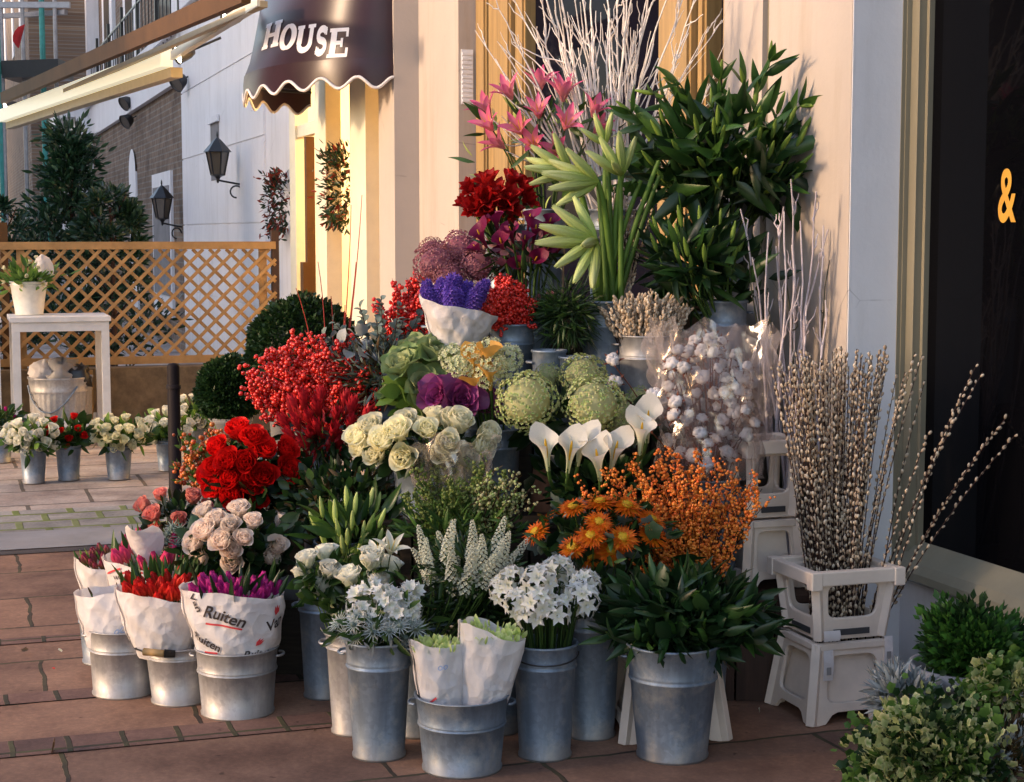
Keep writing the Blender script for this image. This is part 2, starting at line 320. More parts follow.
class MB:
    def __init__(s): s.V = []; s.F = {3: [], 4: []}; s.Mi = {3: [], 4: []}; s.t = []; s.var = []; s.n = 0; s.ng = []
    def many(s, q, R, L, scl=1.0, var=None):
        n = len(L)
        if n == 0: return
        L = np.asarray(L, float); scl = np.broadcast_to(np.asarray(scl, float), (n,)) if np.ndim(scl) < 2 else np.asarray(scl)
        if scl.ndim == 1: V = q.V[None]*scl[:, None, None]
        else: V = q.V[None]*scl[:, None, :]
        V = np.einsum('nij,nvj->nvi', R, V)+L[:, None, :]
        nv = len(q.V); s.V.append(V.reshape(-1, 3)); s.t.append(np.tile(q.t, n))
        var = RNG.random(n) if var is None else np.broadcast_to(var, (n,))
        s.var.append(np.repeat(var, nv))
        off = (s.n+np.arange(n)*nv)[:, None, None]
        for k in (3, 4):
            fs = [f for f in q.F if len(f) == k]
            if fs:
                a = np.array(fs)[None]+off; s.F[k].append(a.reshape(-1, k))
                s.Mi[k].append(np.tile(np.array([mm for f, mm in zip(q.F, q.m) if len(f) == k]), n))
        s.n += nv*n
    def add(s, q, R=None, loc=(0, 0, 0), scl=1.0, var=0.0, mi=None):
        if mi is not None: q = T(q.V, q.F, q.t, [mi]*len(q.F))
        s.many(q, np.eye(3)[None] if R is None else np.asarray(R)[None], [loc], [scl] if np.ndim(scl) == 0 else np.asarray(scl)[None], var)
    def tube(s, pts, r0, r1=None, sides=5, var=0.0, mi=0, cap=False):
        pts = np.asarray(pts, float); n = len(pts); r1 = r0 if r1 is None else r1
        V = []; fr = None; d = norm(pts[-1]-pts[0])
        base = frame(d)
        for i in range(n):
            tg = norm(pts[min(i+1, n-1)]-pts[max(i-1, 0)])
            x = norm(base[:, 0]-tg*np.dot(base[:, 0], tg)); y = np.cross(tg, x); r = r0+(r1-r0)*i/(n-1)
            for k in range(sides):
                a = 2*PI*k/sides; V.append(pts[i]+(x*math.cos(a)+y*math.sin(a))*r)
        Fc = [(i*sides+k, i*sides+(k+1) % sides, (i+1)*sides+(k+1) % sides, (i+1)*sides+k) for i in range(n-1) for k in range(sides)]
        t = np.repeat(np.linspace(0, 1, n), sides)
        if cap:
            for e, ii in ((0, 0), (1, n-1)):
                V.append(pts[ii]); c = len(V)-1; t = np.append(t, e)
                Fc += [(c, ii*sides+(k+(1 if e else 0)) % sides, ii*sides+(k+(0 if e else 1)) % sides)[::-1] if False else (c, ii*sides+k, ii*sides+(k+1) % sides) for k in range(sides)]
        s.add(T(V, Fc, t, [mi]*len(Fc)), var=var)
    def box(s, x0, x1, y0, y1, z0, z1, R=None, loc=(0, 0, 0), mi=0):
        V = [(x, y, z) for z in (z0, z1) for y in (y0, y1) for x in (x0, x1)]
        Fc = [(0, 2, 3, 1), (4, 5, 7, 6), (0, 1, 5, 4), (2, 6, 7, 3), (0, 4, 6, 2), (1, 3, 7, 5)]
        s.add(T(V, Fc, None, [mi]*6), R, loc)
    def beam(s, a, b, w, h, up=(0, 0, 1), mi=0):
        a = np.asarray(a, float); b = np.asarray(b, float); d = norm(b-a); x = norm(np.cross(up, d)); z = np.cross(d, x)
        V = [p+x*sx*w/2+z*sz*h/2 for p in (a, b) for sz in (-1, 1) for sx in (-1, 1)]
        Fc = [(0, 2, 3, 1), (4, 5, 7, 6), (0, 1, 5, 4), (2, 6, 7, 3), (0, 4, 6, 2), (1, 3, 7, 5)]
        s.add(T(V, Fc, None, [mi]*6))
    def lathe(s, prof, seg=40, R=None, loc=(0, 0, 0), mi=0, var=0.0):
        s.add(lathe(prof, seg), R, loc, mi=mi, var=var)
    def build(s, name, mats, parent=None, smooth=True, loc=None, uv=None):
        me = bpy.data.meshes.new(name)
        V = np.concatenate(s.V) if s.V else np.zeros((0, 3))
        me.vertices.add(len(V)); me.vertices.foreach_set('co', V.astype(np.float32).ravel())
        li = []; sz = []; mi = []
        for k in (3, 4):
            if s.F[k]:
                a = np.concatenate(s.F[k]); li.append(a.ravel()); sz.append(np.full(len(a), k)); mi.append(np.concatenate(s.Mi[k]))
        li = np.concatenate(li); sz = np.concatenate(sz); mi = np.concatenate(mi)
        me.loops.add(len(li)); me.loops.foreach_set('vertex_index', li.astype(np.int32))
        me.polygons.add(len(sz)); me.polygons.foreach_set('loop_start', np.concatenate([[0], np.cumsum(sz)[:-1]]).astype(np.int32))
        me.polygons.foreach_set('loop_total', sz.astype(np.int32)); me.polygons.foreach_set('material_index', mi.astype(np.int32))
        me.polygons.foreach_set('use_smooth', np.full(len(sz), bool(smooth)))
        me.update(calc_edges=True); me.validate()
        for nm, arr in (('t', np.concatenate(s.t)), ('var', np.concatenate(s.var))):
            at = me.attributes.new(nm, 'FLOAT', 'POINT'); at.data.foreach_set('value', arr.astype(np.float32))
        if uv is not None:
            ul = me.uv_layers.new(name='uv'); co = V[li]; q = uv(co); ul.data.foreach_set('uv', q.astype(np.float32).ravel())
        for mm in (mats if isinstance(mats, (list, tuple)) else [mats]): me.materials.append(M[mm])
        o = bpy.data.objects.new(name, me); COL.objects.link(o)
        if parent is not None: o.parent = parent
        if loc is not None: o.location = loc
        return o
def lathe(prof, seg=40):
    V = []; Fc = []; n = len(prof)
    for r, z in prof:
        for k in range(seg):
            a = 2*PI*k/seg; V.append((r*math.cos(a), r*math.sin(a), z))
    for i in range(n-1):
        for k in range(seg):
            Fc.append((i*seg+k, i*seg+(k+1) % seg, (i+1)*seg+(k+1) % seg, (i+1)*seg+k))
    t = np.repeat(np.linspace(0, 1, n), seg)
    return T(V, Fc, t)
def sphere(nu=6, nv=4, sx=1, sz=1, pt=0):
    V = [(0, 0, -sz)]; t = [0]
    for i in range(1, nv):
        a = PI*i/nv
        for k in range(nu):
            b = 2*PI*k/nu; V.append((sx*math.sin(a)*math.cos(b), sx*math.sin(a)*math.sin(b), -math.cos(a)*sz)); t.append(i/nv)
    V.append((0, 0, sz)); t.append(1); e = len(V)-1
    Fc = [(0, 1+(k+1) % nu, 1+k) for k in range(nu)]
    for i in range(nv-2):
        for k in range(nu): Fc.append((1+i*nu+k, 1+i*nu+(k+1) % nu, 1+(i+1)*nu+(k+1) % nu, 1+(i+1)*nu+k))
    Fc += [(e, 1+(nv-2)*nu+k, 1+(nv-2)*nu+(k+1) % nu) for k in range(nu)]
    return T(V, Fc, t)
def petal(L=1, W=.6, phi0=0, phi1=60, r0=0, cup=.3, nu=5, nv=4, pk=.8, sharp=.6, wmin=.2, ruf=0, seed=0):
    """a petal growing up z, opening towards +x; phi in degrees from vertical"""
    V = []; t = []; x = r0; z = 0.; rr = random.Random(seed)
    for i in range(nu+1):
        u = i/nu; ph = math.radians(phi0+(phi1-phi0)*u)
        if i: x += math.sin(ph)*L/nu; z += math.cos(ph)*L/nu
        ww = W*max(wmin if u < .5 else .02, math.sin(PI*min(1, u**pk))**sharp if 0 < u < 1 else 0)
        nx, nz = -math.cos(ph), math.sin(ph)
        if sharp < .5: ww = W*math.sqrt(max(.12, 1-((u-.56)/.58)**2))*(.35 if i == 0 else 1)
        for j in range(nv+1):
            v = -1+2*j/nv; o = cup*v*v*ww+(ruf*math.sin(v*5+u*4+seed)*u if ruf else 0)
            e_ = (-.10*L*v*v*u if sharp < .5 else 0); V.append((x+nx*o+math.sin(ph)*e_, v*ww/2*(1-.25*cup*abs(v)), z+nz*o+math.cos(ph)*e_)); t.append(u)
    Fc = [(i*(nv+1)+j, i*(nv+1)+j+1, (i+1)*(nv+1)+j+1, (i+1)*(nv+1)+j) for i in range(nu) for j in range(nv)]
    return T(V, Fc, t)
def leafT(W=.3, bend=25, fold=.25, nu=5, pk=.75, sharp=.8, start=0):
    return petal(1, W, start, start+bend, 0, -fold, nu, 2, pk, sharp, .06)
LEAF = leafT(.30); LEAF_N = leafT(.17, 35); LEAF_R = leafT(.62, 20, .15, 4, .8, .7); LEAF_LILY = leafT(.24, 40, .3, 6, .62, .9)
LEAF_T = leafT(.22, 12, .5, 5, .55, .8); LEAF_BOX = T([(0, 0, 0), (.0, -.3, .5), (.1, 0, 1), (0, .3, .5)], [(0, 1, 2, 3)], [0, .5, 1, .5])
LEAF_Q = T([(0, 0, 0), (.06, -.3, .45), (0, 0, .5), (.06, .3, .45), (.12, 0, 1)], [(0, 1, 2), (0, 2, 3), (1, 4, 2), (2, 4, 3)], [0, .5, .4, .5, 1])
IVY = T([(0, 0, 0), (.05, -.46, .12), (0, -.36, .35), (.1, -.52, .6), (.05, -.30, .76), (.15, 0, 1.0), (.05, .30, .76), (.1, .52, .6), (0, .36, .35), (.05, .46, .12), (-.04, 0, .5)],
        [(10, 0, 1), (10, 1, 2), (10, 2, 3), (10, 3, 4), (10, 4, 5), (10, 5, 6), (10, 6, 7), (10, 7, 8), (10, 8, 9), (10, 9, 0)], [.0, 1, .5, 1, .7, 1, .7, 1, .5, 1, 0])
BERRY = sphere(6, 4); CATKIN = sphere(6, 5, .60, 1)
def rose(seed=0, n=17, open_=48):
    r = random.Random(seed); L = []
    for k in range(n):
        f = k/(n-1); a = k*2.39996+r.uniform(-.2, .2)
        q = petal(.72+.22*f, .62+.42*f, 12+10*f, -12+open_*f*1.1+r.uniform(-6, 6), .02+.10*f, .50-.16*f, 5, 4, .95, .42, .35, .02, seed+k)
        L.append(txf(q, rotz(a), (0, 0, .22*(1-f))))
    return tmerge(L)
def sepals(): return tmerge([txf(petal(.35, .16, 60, 140, .08, .1, 3, 2), rotz(k*2*PI/5), (0, 0, 0), 1, 1) for k in range(5)])
def tulip(seed=0, op=8):
    return tmerge([txf(petal(1, .62, 30, -22+op*(k % 2), .06, .5, 6, 4, .85, .6, .4), rotz(k*PI/3+.1*seed)) for k in range(6)])
def budT(seed=0):
    q = sphere(8, 8, .118, .5); V = q.V+np.array([0, 0, .5]); V[:, :2] *= (1.15-.55*np.clip(V[:, 2:3], 0, 1)+.10*np.cos(np.arctan2(V[:, 1:2], V[:, 0:1])*3)); return T(V, q.F, q.t)
def lily(seed=0, op=70):
    L = [txf(petal(1, .36 if k % 2 else .28, 15, op+12*((k+seed) % 3), .03, .2, 6, 3, .75, .7, .25), rotz(k*PI/3)) for k in range(6)]
    for k in range(6): L.append(txf(petal(.75, .03, 8, 35, .02, 0, 3, 1), rotz(k*PI/3+.3), mi=1))
    return tmerge(L)
def calla(seed=0):
    seg = 14; V = []; t = []; n = 9
    for i in range(n):
        u = i/(n-1); r = .050+.035*u+.17*u**2.6
        for k in range(seg+1):
            a = -2.75+5.5*k/seg; back = math.cos(a)         # a=0 back/tip side
            rr = r*(1+.25*u*max(0, back)); z = u*.85+(.22*u**3*max(0, back)**5)-.10*u**2*(1-back)/2
            out = .10*u**5*(1+.5*max(0, back)**4); V.append(((rr+out)*math.cos(a), (rr+out)*math.sin(a)*.92, z)); t.append(u)
    Fc = [(i*(seg+1)+k, i*(seg+1)+k+1, (i+1)*(seg+1)+k+1, (i+1)*(seg+1)+k) for i in range(n-1) for k in range(seg)]
    sp = txf(sphere(6, 6, .035, .26), None, (0, 0, .55), mi=1)
    return tmerge([T(V, Fc, t), sp])
def mum(seed=0):
    r = random.Random(seed); L = []
    for ring, (n, ph, ln) in enumerate(((10, 10, .42), (16, 25, .55), (20, 42, .68), (24, 60, .8), (26, 80, .85), (26, 100, .8))):
        for k in range(n):
            L.append(txf(petal(ln*r.uniform(.85, 1.1), .17, ph-22, ph+r.uniform(-8, 25), .08, .3, 3, 2, .7, .5, .5), rotz(2*PI*k/n+ring*.37+r.uniform(-.05, .05)), (0, 0, .12-.02*ring)))
    L.append(txf(sphere(10, 5, .34, .20), None, (0, 0, .36), mi=1))
    for k in range(40):
        a = k*2.4; rr = .25*math.sqrt(k/40); L.append(txf(petal(.12, .05, 5, 25, 0, .1, 1, 1), rotz(a), (rr*1.3*math.cos(a), rr*1.3*math.sin(a), .54-.14*(rr/.25)**2), mi=1))
    q = tmerge(L); q.V[:, 2] *= .62; return q
def floret(n=4, L=1, W=.8, ph=70, m=0): return tmerge([txf(petal(L, W, ph-25, ph, .02, .1, 2, 2, .9, .5, .3), rotz(2*PI*k/n), mi=m) for k in range(n)])
def ball(fl, n, size, jit=.1, seed=0, lo=-.6, flat=1.0):
    rg = np.random.default_rng(seed); k = np.arange(n); z = lo+(1-lo)*(k+.5)/n; a = k*2.39996; r = np.sqrt(1-z*z)
    D = np.stack([r*np.cos(a), r*np.sin(a), z], 1)+rg.normal(0, .08, (n, 3)); D /= np.linalg.norm(D, axis=1, keepdims=True)
    R = frames(D, rg.random(n)*6.28); L = D*np.array([1, 1, flat])*(1-jit*rg.random((n, 1)))*(1+.09*np.sin(D[:, :1]*4.3+seed)*np.cos(D[:, 1:2]*5.1+seed)+.05*np.sin(D[:, 2:3]*9+seed))
    return [T((fl.V*size)@R[i].T+L[i], fl.F, fl.t, fl.m) for i in range(n)], L, D
def kale(seed=0):
    r = random.Random(seed); L = []
    for k in range(22):
        f = k/21; a = k*2.39996
        L.append(txf(petal(.35+.7*f, .45+.55*f, 5+20*f, -20+95*f+r.uniform(-8, 8), .02+.06*f, .35, 5, 6, .95, .4, .3, .05, seed+k), rotz(a), (0, 0, .2*(1-f))))
    q = tmerge(L)
    # hearts are pale / purple, outer leaves green
    d = np.linalg.norm(q.V[:, :2], axis=1); q.t = np.clip((d-.15)/.65, 0, 1); return q
# ------------------------------------------------------------------ tagging
def tag(o, label=None, cat=None, group=None, kind=None):
    if label: o['label'] = label
    if cat: o['category'] = cat
    if group: o['group'] = group
    if kind: o['kind'] = kind
    return o
def thing(name, label, cat, loc=(0, 0, 0), group=None, rz=0):
    o = bpy.data.objects.new(name, None); COL.objects.link(o); o.empty_display_size = .1
    o.location = [float(c) for c in loc]; o.rotation_euler = (0, 0, rz)
    return tag(o, label, cat, group)
def inst(o, parent, R, loc, s, name=None):
    c = bpy.data.objects.new(name or o.name.split('.')[0], o.data); COL.objects.link(c); c.parent = parent
    mt = Matrix.Identity(4)
    for i in range(3):
        for j in range(3): mt[i][j] = float(R[i][j])*float(s)
        mt[i][3] = float(loc[i])
    c.matrix_local = mt; return c
PROTO = {}
class Mesh0:                                # shared bloom mesh
    def __init__(s, name, q, mats, s_var=False):
        mb = MB(); mb.add(q, var=0); o = mb.build(name, mats); me = o.data
        a = me.attributes['var']; vals = np.zeros(len(me.vertices), np.float32)
        # random per connected petal: use position hash smoothed by faces index
        k = 0
        co = np.array([v.co[:] for v in me.vertices]); ang = np.arctan2(co[:, 1], co[:, 0])
        ed = np.array([e.vertices[:] for e in me.edges]); comp = np.arange(len(co))
        for _ in range(60):
            mn = np.minimum(comp[ed[:, 0]], comp[ed[:, 1]]); old = comp.copy(); np.minimum.at(comp, ed[:, 0], mn); np.minimum.at(comp, ed[:, 1], mn)
            if (old == comp).all(): break
        vals = (np.random.default_rng(5).random(len(co))[comp]*(.95 if 'hyd' in name or 'berr' in name or s_var else .55)).astype(np.float32); a.data.foreach_set('value', vals)
        s.data = me; s.name = name; bpy.data.objects.remove(o)
def protos(key, name, fn, mats, n=3):
    if key not in PROTO: PROTO[key] = [Mesh0(name, fn(i*7+1), mats, key.startswith('hyd')) for i in range(n)]
    return PROTO[key]
# ------------------------------------------------------------------ bunch helpers
def disc_points(n, mind=None, rg=RNG):
    pts = []; mind = mind if mind is not None else 1.55/math.sqrt(n); tries = 0
    while len(pts) < n:
        p = rg.uniform(-1, 1, 2); tries += 1
        if p@p > 1: continue
        if all(np.hypot(*(p-q)) > mind for q in pts) or tries > 400:
            pts.append(p); tries = 0; 
            if False: pass
        if tries > 200: mind *= .93
    return np.array(pts)
def bez(a, b, c, n=6):
    u = np.linspace(0, 1, n)[:, None]; return (1-u)**2*a+2*u*(1-u)*b+u*u*c
def scatter(n, C, rx, ry, rz, rg=RNG, low=-1.0, shell=.3):
    D = rg.normal(size=(n*3, 3)); D /= np.linalg.norm(D, axis=1, keepdims=True); D = D[D[:, 2] > low][:n]
    r = (shell+(1-shell)*rg.random(len(D)))[:, None]
    return C+D*r*np.array([rx, ry, rz]), D
def leaves(mb, q, n, C, rx, ry, rz, size, M0=None, low=-1, up=.5, shell=.3, jit=.45, sz=.3):
    L, D = scatter(n, C, rx, ry, rz, low=low, shell=shell)
    Z = D*1.0+np.array([0, 0, up])+RNG.normal(0, jit, D.shape)
    if M0 is not None: Z += .7*(L-M0)/np.linalg.norm(L-M0, axis=1, keepdims=True)
    mb.many(q, frames(Z, RNG.random(len(L))*6.28), L, size*(1-sz+2*sz*RNG.random(len(L))))
def crateless(*a): pass
def bunch(name, label, cat, px, py, w, h, Y, mouth, group=None, bloom=None, nb=10, bs=.08, mats=None, leaf=None, dirmix=.5,
          stem_r=.0025, stem_mat='stem', depth=.8, stemlen=.12, tilt=0.25, bname='bloom', up=.0, bloomcen=None, stemleaf=None):
    """a bunch of cut flowers: stems rise from the mouth of their bucket, each carries its bloom"""
    C = P(px, py, Y); s = S(Y); rx, rz = w/2/s, h/2/s; ry = min(rx, .22)*depth
    root = thing(name, label, cat, mouth, group); m0 = np.array(mouth, float)
    B = protos(bloom[0], bname, bloom[1], bloom[2]) if bloom else None
    Cl = C-m0; pts = disc_points(nb) if nb else []
    for i, (a, b) in enumerate(pts):
        r2 = min(1, a*a+b*b); front = -math.sqrt(max(0, 1-r2))*(1 if RNG.random() < .85 else -1)
        L = Cl+np.array([a*rx*.88, front*ry*.9, b*rz*.88])
        d = norm(norm(np.array([a, front*.9, b+.25]))*dirmix+norm(L+np.array([0, 0, .15]))*(1-dirmix)+np.array([0, -tilt, up])+RNG.normal(0, .12, 3))
        bsz = bs*RNG.uniform(.85, 1.12)
        foot = np.array([a*.04, b*.03, -stemlen]); end = L-d*bsz*.25
        mb = MB(); c = end-d*np.linalg.norm(end-foot)*.35
        pp = bez(foot, c, end, 7); mb.tube(pp, stem_r, stem_r*.75, 5, var=RNG.random())
        mats_s = [stem_mat]
        if stemleaf:
            q, ln, cnt, lm = stemleaf; mats_s = [stem_mat, lm]
            for k in range(cnt):
                j = RNG.integers(3, 7); pz = pp[j]*.6+pp[j-1]*.4; zz = norm(pp[j]-pp[j-1])*.8+RNG.normal(0, .6, 3)
                mb.add(txf(q, mi=1), frame(zz, RNG.random()*6.28), pz, ln*RNG.uniform(.7, 1.2), RNG.random())
        st = mb.build('stem', mats_s, root)
        pr = B[RNG.integers(len(B))]
        inst(pr, st, frame(d, RNG.random()*6.28), end, bsz, pr.name)
    if leaf:
        mb = MB(); used = []
        for spec_ in leaf:
            q, lm, n, ln, lo, upv = spec_[:6]; jt = spec_[6] if len(spec_) > 6 else .45
            if lm not in used: used.append(lm)
            qq = txf(q, mi=used.index(lm))
            n1 = int(n*.65); n2 = n-n1
            leaves(mb, qq, n1, Cl-np.array([0, 0, rz*.25]), rx*.95, ry, rz*.9, ln, None, lo, upv, jit=jt)
            # a skirt between the blooms and the mouth
            u = RNG.random((n2, 1)); base = Cl*u*.8+RNG.normal(0, 1, (n2, 3))*np.array([rx, ry, .03])*(.15+.45*u)
            Z = base*np.array([2, 2, .5])+np.array([0, -.1, .15])+RNG.normal(0, .1, (n2, 3)); mb.many(qq, frames(Z, RNG.random(n2)*6.28), base, ln*(.7+.6*RNG.random(n2)))
        mb.build('foliage', used, root)
    return root, Cl, rx, ry, rz
def branches(root, Cl, rx, ry, rz, n, fn, twig_mat, part='branch', foot=(.04, .03, -.12), spread=1.0):
    """branching sprays: fn(mb_twig, mb_fruit, pts) grows side shoots along the main line pts"""
    for (a, b) in disc_points(n):
        front = RNG.uniform(-1, 1)*math.sqrt(max(0, 1-min(1, a*a+b*b)))
        tip = Cl+np.array([a*rx*spread, front*ry, b*rz*.6+rz*.42*(1-a*a)])
        f0 = np.array([a*foot[0], b*foot[1], foot[2]]); mid = f0*.45+tip*.55+np.array([-a*rx*.25, 0, .03])
        fn(root, bez(f0, mid, tip, 10))
def berry_branch(berry_mat, size=.006, n_side=9, side=.07, n_b=14, twig='wood_stem', leafq=None, tilt=.4, start=.45, mainr=.003, fname='berries'):
    def fn(root, pp):
        mt = MB(); mf = MB(); mt.tube(pp, mainr, mainr*.5, 5, var=RNG.random()); Ls = []
        tot = len(pp)-1
        for k in range(n_side):
            u = start+(1-start)*(k+RNG.random())/n_side; f = u*tot; i = min(int(f), tot-1); p0 = pp[i]+(pp[i+1]-pp[i])*(f-i)
            d = norm(norm(pp[i+1]-pp[i])+RNG.normal(0, .65, 3)); ln = side*RNG.uniform(.5, 1.2)*(1.15-.6*(u-start)/(1-start))
            q = bez(p0, p0+d*ln*.5, p0+d*ln*.9+np.array([0, 0, ln*.25]), 5); mt.tube(q, mainr*.45, mainr*.25, 3, var=RNG.random())
            m = max(2, int(n_b*ln/side)); w = RNG.random(m)*.85+.15
            idx = np.minimum((w*4).astype(int), 3); L = q[idx]+(q[idx+1]-q[idx])*((w*4-idx)[:, None])+RNG.normal(0, size*1.0, (m, 3)); Ls.append(L)
        L = np.concatenate(Ls); mf.many(BERRY, frames(RNG.normal(size=(len(L), 3)), RNG.random(len(L))), L, size*(.55+.7*RNG.random(len(L))))
        if leafq:
            q, lm, nl, ls = leafq; ids = RNG.integers(0, len(L), nl); lv = MB()
            lv.many(q, frames(RNG.normal(size=(nl, 3))+np.array([0, -.3, .4]), RNG.random(nl)*6.28), L[ids], ls*(.7+.6*RNG.random(nl)))
        st = mt.build('branch', twig, root); mf.build(fname, berry_mat, st)
        if leafq: lv.build('leaves', lm, st)
    return fn
# ------------------------------------------------------------------ buckets
def bucket(label, x, y, z, rt, rb, h, cat='bucket', group=None, mat='zinc', bands=(.78,), ears='ear', rz=0.0, water=True, name='zinc_bucket', bulge=0):
    root = thing(name, label, cat, (x, y, z), group, rz)
    def R(u): return rb+(rt-rb)*u
    prof = [(0, .012), (rb-.006, .012), (rb-.004, 0), (rb+.004, 0), (rb+.005, .008), (R(.05), h*.045)]
    z0 = .05
    for bnd in bands:
        prof += [(R(bnd-.02), h*(bnd-.02)), (R(bnd)+.0045, h*(bnd-.008)), (R(bnd)+.005, h*bnd), (R(bnd)+.003, h*(bnd+.012)), (R(bnd), h*(bnd+.018)), (R(bnd)+.003, h*(bnd+.03)), (R(bnd)+.001, h*(bnd+.045))]
    prof += [(rt, h*.97), (rt+.004, h*.978), (rt+.006, h*.99), (rt+.004, h), (rt-.001, h), (rt-.003, h*.985), (R(.5)-.003, h*.5), (R(.45)-.003, h*.45)]
    mb = MB(); mb.lathe(prof, 48)
    q = mb.build('body', mat, root)
    mb = MB(); mb.lathe([(0.0, h*.84), (R(.84)-.004, h*.84)], 32); mb.build('water', 'dark_inside', root)
    if ears == 'ear':
        for sgn in (-1, 1):
            mb = MB(); c = np.array([sgn*(rt+.001), 0, h*.90]); pts = []
            for k in range(9):
                a = PI*k/8; pts.append(c+np.array([sgn*.020*math.sin(a), .034*math.cos(a), -.004+.0*math.sin(a)]))
            mb.tube(pts, .0045, .0045, 7); mb.build('handle', mat, root)
    elif ears == 'bail':
        mb = MB(); pts = []
        for k in range(15):
            a = PI*k/14; pts.append(np.array([rt*1.04*math.cos(a), -.03-(rt*.9)*math.sin(a)*.9, h*.93-rt*.75*math.sin(a)*.35]))
        mb.tube(pts, .0028, .0028, 6); mb.build('handle', 'black_iron', root)
    return root, np.array([x, y, z+h*.93])
# ------------------------------------------------------------------ street frame: a runs along the shopfronts away from the viewpoint, b out into the street
TH = math.radians(18.5)
E = np.array([-math.sin(TH), math.cos(TH), 0]); NN = np.array([-math.cos(TH), -math.sin(TH), 0]); O = np.array([(847-CX)/F*6.0, 6.0, 0])
RW = np.stack([E, NN, np.array([0, 0, 1.])], axis=1)       # columns: a, b, z
def W(a, b, z): return O+E*a+NN*b+np.array([0, 0, z])
def A(px, b=0.0):
    u = (px-CX)/F; return (O[0]+NN[0]*b-u*(O[1]+NN[1]*b))/(u*E[1]-E[0])
def ZA(py, a, b=0.0): return EYE+(232-py)*W(a, b, 0)[1]/F
def wbox(mb, a0, a1, b0, b1, z0, z1, mi=0): mb.box(a0, a1, b0, b1, z0, z1, RW, O, mi)
def wuv(co):   # uv on walls: (a, z)
    d = co-O; return np.stack([d@E, co[:, 2]], 1)
def guv(co):
    d = co-O; return np.stack([d@NN, d@E], 1)
def gsheet(name, b0, b1, a0, a1, z, mat, kind='structure', uv=guv, n=1):
    mb = MB(); V = [W(a, b, z) for a in (a0, a1) for b in (b0, b1)]
    mb.add(T(V, [(0, 1, 3, 2)])); o = mb.build(name, mat, uv=uv, smooth=False); o['kind'] = kind; return o
print('A: px395', A(395), 'px297', A(297, .15), 'Y', W(A(395), 0, 0)[1], W(A(297), 0, 0)[1])
# ground: one big sheet with thinner sheets above it
gsheet('ground', -60, 400, -60, 400, -.012, 'flag_far')
gsheet('pavement', -1.0, 30, -8, 3.62, 0, 'flag_near')
def a_of(p): return float((p-O)@E)
sA = a_of(G(140, 738)); sB = a_of(G(60, 696)); kA = a_of(G(80, 549)); kB = a_of(G(80, 530)); kC = a_of(G(80, 508))
print('rows', sA, sB, kA, kB, kC)
for c_, w_ in ((sA, .17), (sB, .13), (a_of(G(40, 640)), .10), (-1.35, .16)):
    o = gsheet('paving_setts', -.9, 26, c_-w_/2, c_+w_/2, .004, 'setts')
gsheet('gutter', -.9, 30, kA-.06, kA+.05, .004, 'gutter'); gsheet('kerb', -.9, 30, kA+.05, kB, .008, 'kerb')
gsheet('mossy_setts', -.9, 30, kB, kC, .003, 'sett_far'); gsheet('far_pavement', -.9, 30, kC, 60, -.004, 'flag_far')
# ------------------------------------------------------------------ the flower shop building
HB = 8.0
shop = thing('shop_building', 'cream painted shopfront behind the flower display, with timber windows, pilasters and air vent', 'building', O)
def part(name, mat, mb, uv=None, smooth=False, par=None):
    o = mb.build(name, mat, None, smooth=smooth, uv=uv)
    if par is not None:
        o.parent = par; o.matrix_parent_inverse = Matrix.Identity(4)
        # geometry was made in world space: shift it into the parent's space
        q = par; off = np.zeros(3)
        while q is not None: off += np.array(q.location); q = q.parent
        n = len(o.data.vertices); co = np.empty(n*3, np.float32); o.data.vertices.foreach_get('co', co)
        co = co.reshape(-1, 3)-off.astype(np.float32); o.data.vertices.foreach_set('co', co.ravel()); o.data.update()
    return o
a760, a765, a718, a715 = A(758), A(765), A(720), A(717)
mb = MB(); wbox(mb, 0, a765, -.5, 0, 0, HB); part('pilaster', 'paint_cream', mb, par=shop)
mb = MB(); wbox(mb, a765, a760, -.5, -.025, 0, HB); part('groove', 'paint_frame', mb, par=shop)
mb = MB(); wbox(mb, a760, a718, -.5, -.003, 0, HB); part('pilaster', 'paint_cream', mb, par=shop)
a690, a645, a515, a475, a458, a420, a395 = A(690), A(645), A(515), A(475), A(458, .1), A(420, .1), A(395, .22)
aW = A(475)                      # window ends, pier begins
print('wall a:', a718, a690, a645, a515, aW, a458, a420)
WB = -.02
# window: sill wall, side light, posts, main pane
mb = MB(); wbox(mb, a718, aW, -.5, -.06, 0, .55); part('stall_riser', 'paint_frame', mb, par=shop)
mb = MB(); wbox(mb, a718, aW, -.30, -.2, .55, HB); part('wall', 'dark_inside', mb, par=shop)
win = MB(); wbox(win, a718, aW, -.16, .02, .55, .62); f1 = part('window', 'paint_timber', win, par=shop)
for (x0, x1, bb) in ((a718, a718+.06, -.03), (a690-.03, a690+.05, -.05), (a690+.06, a645-.2, -.02), (a645-.19, a645, -.06), (a515, a515+.16, -.06), (a515+.17, aW-.2, -.03), (aW-.19, aW, -.015)):
    mb = MB(); wbox(mb, x0, x1, -.2, bb, .62, 3.9); wbox(mb, x0+.02, x1-.02, bb, bb+.012, .7, 3.8); part('mullion', 'paint_timber', mb, par=shop)
mb = MB(); wbox(mb, a645, a515, -.14, -.12, .62, 3.9); part('pane', 'glass_reflect', mb, par=shop)
mb = MB(); wbox(mb, a718+.06, a690-.03, -.14, -.12, .62, 3.9); part('pane', 'glass_reflect', mb, par=shop)
mb = MB(); wbox(mb, a718, aW, -.5, .03, 3.9, HB); part('wall', 'paint_cream', mb, par=shop)
# stepped pier with the vent
aP = aW; mb = MB(); wbox(mb, aP, a420, -.5, .1, 0, HB); part('pier', 'paint_cream', mb, par=shop)
aQ = a420
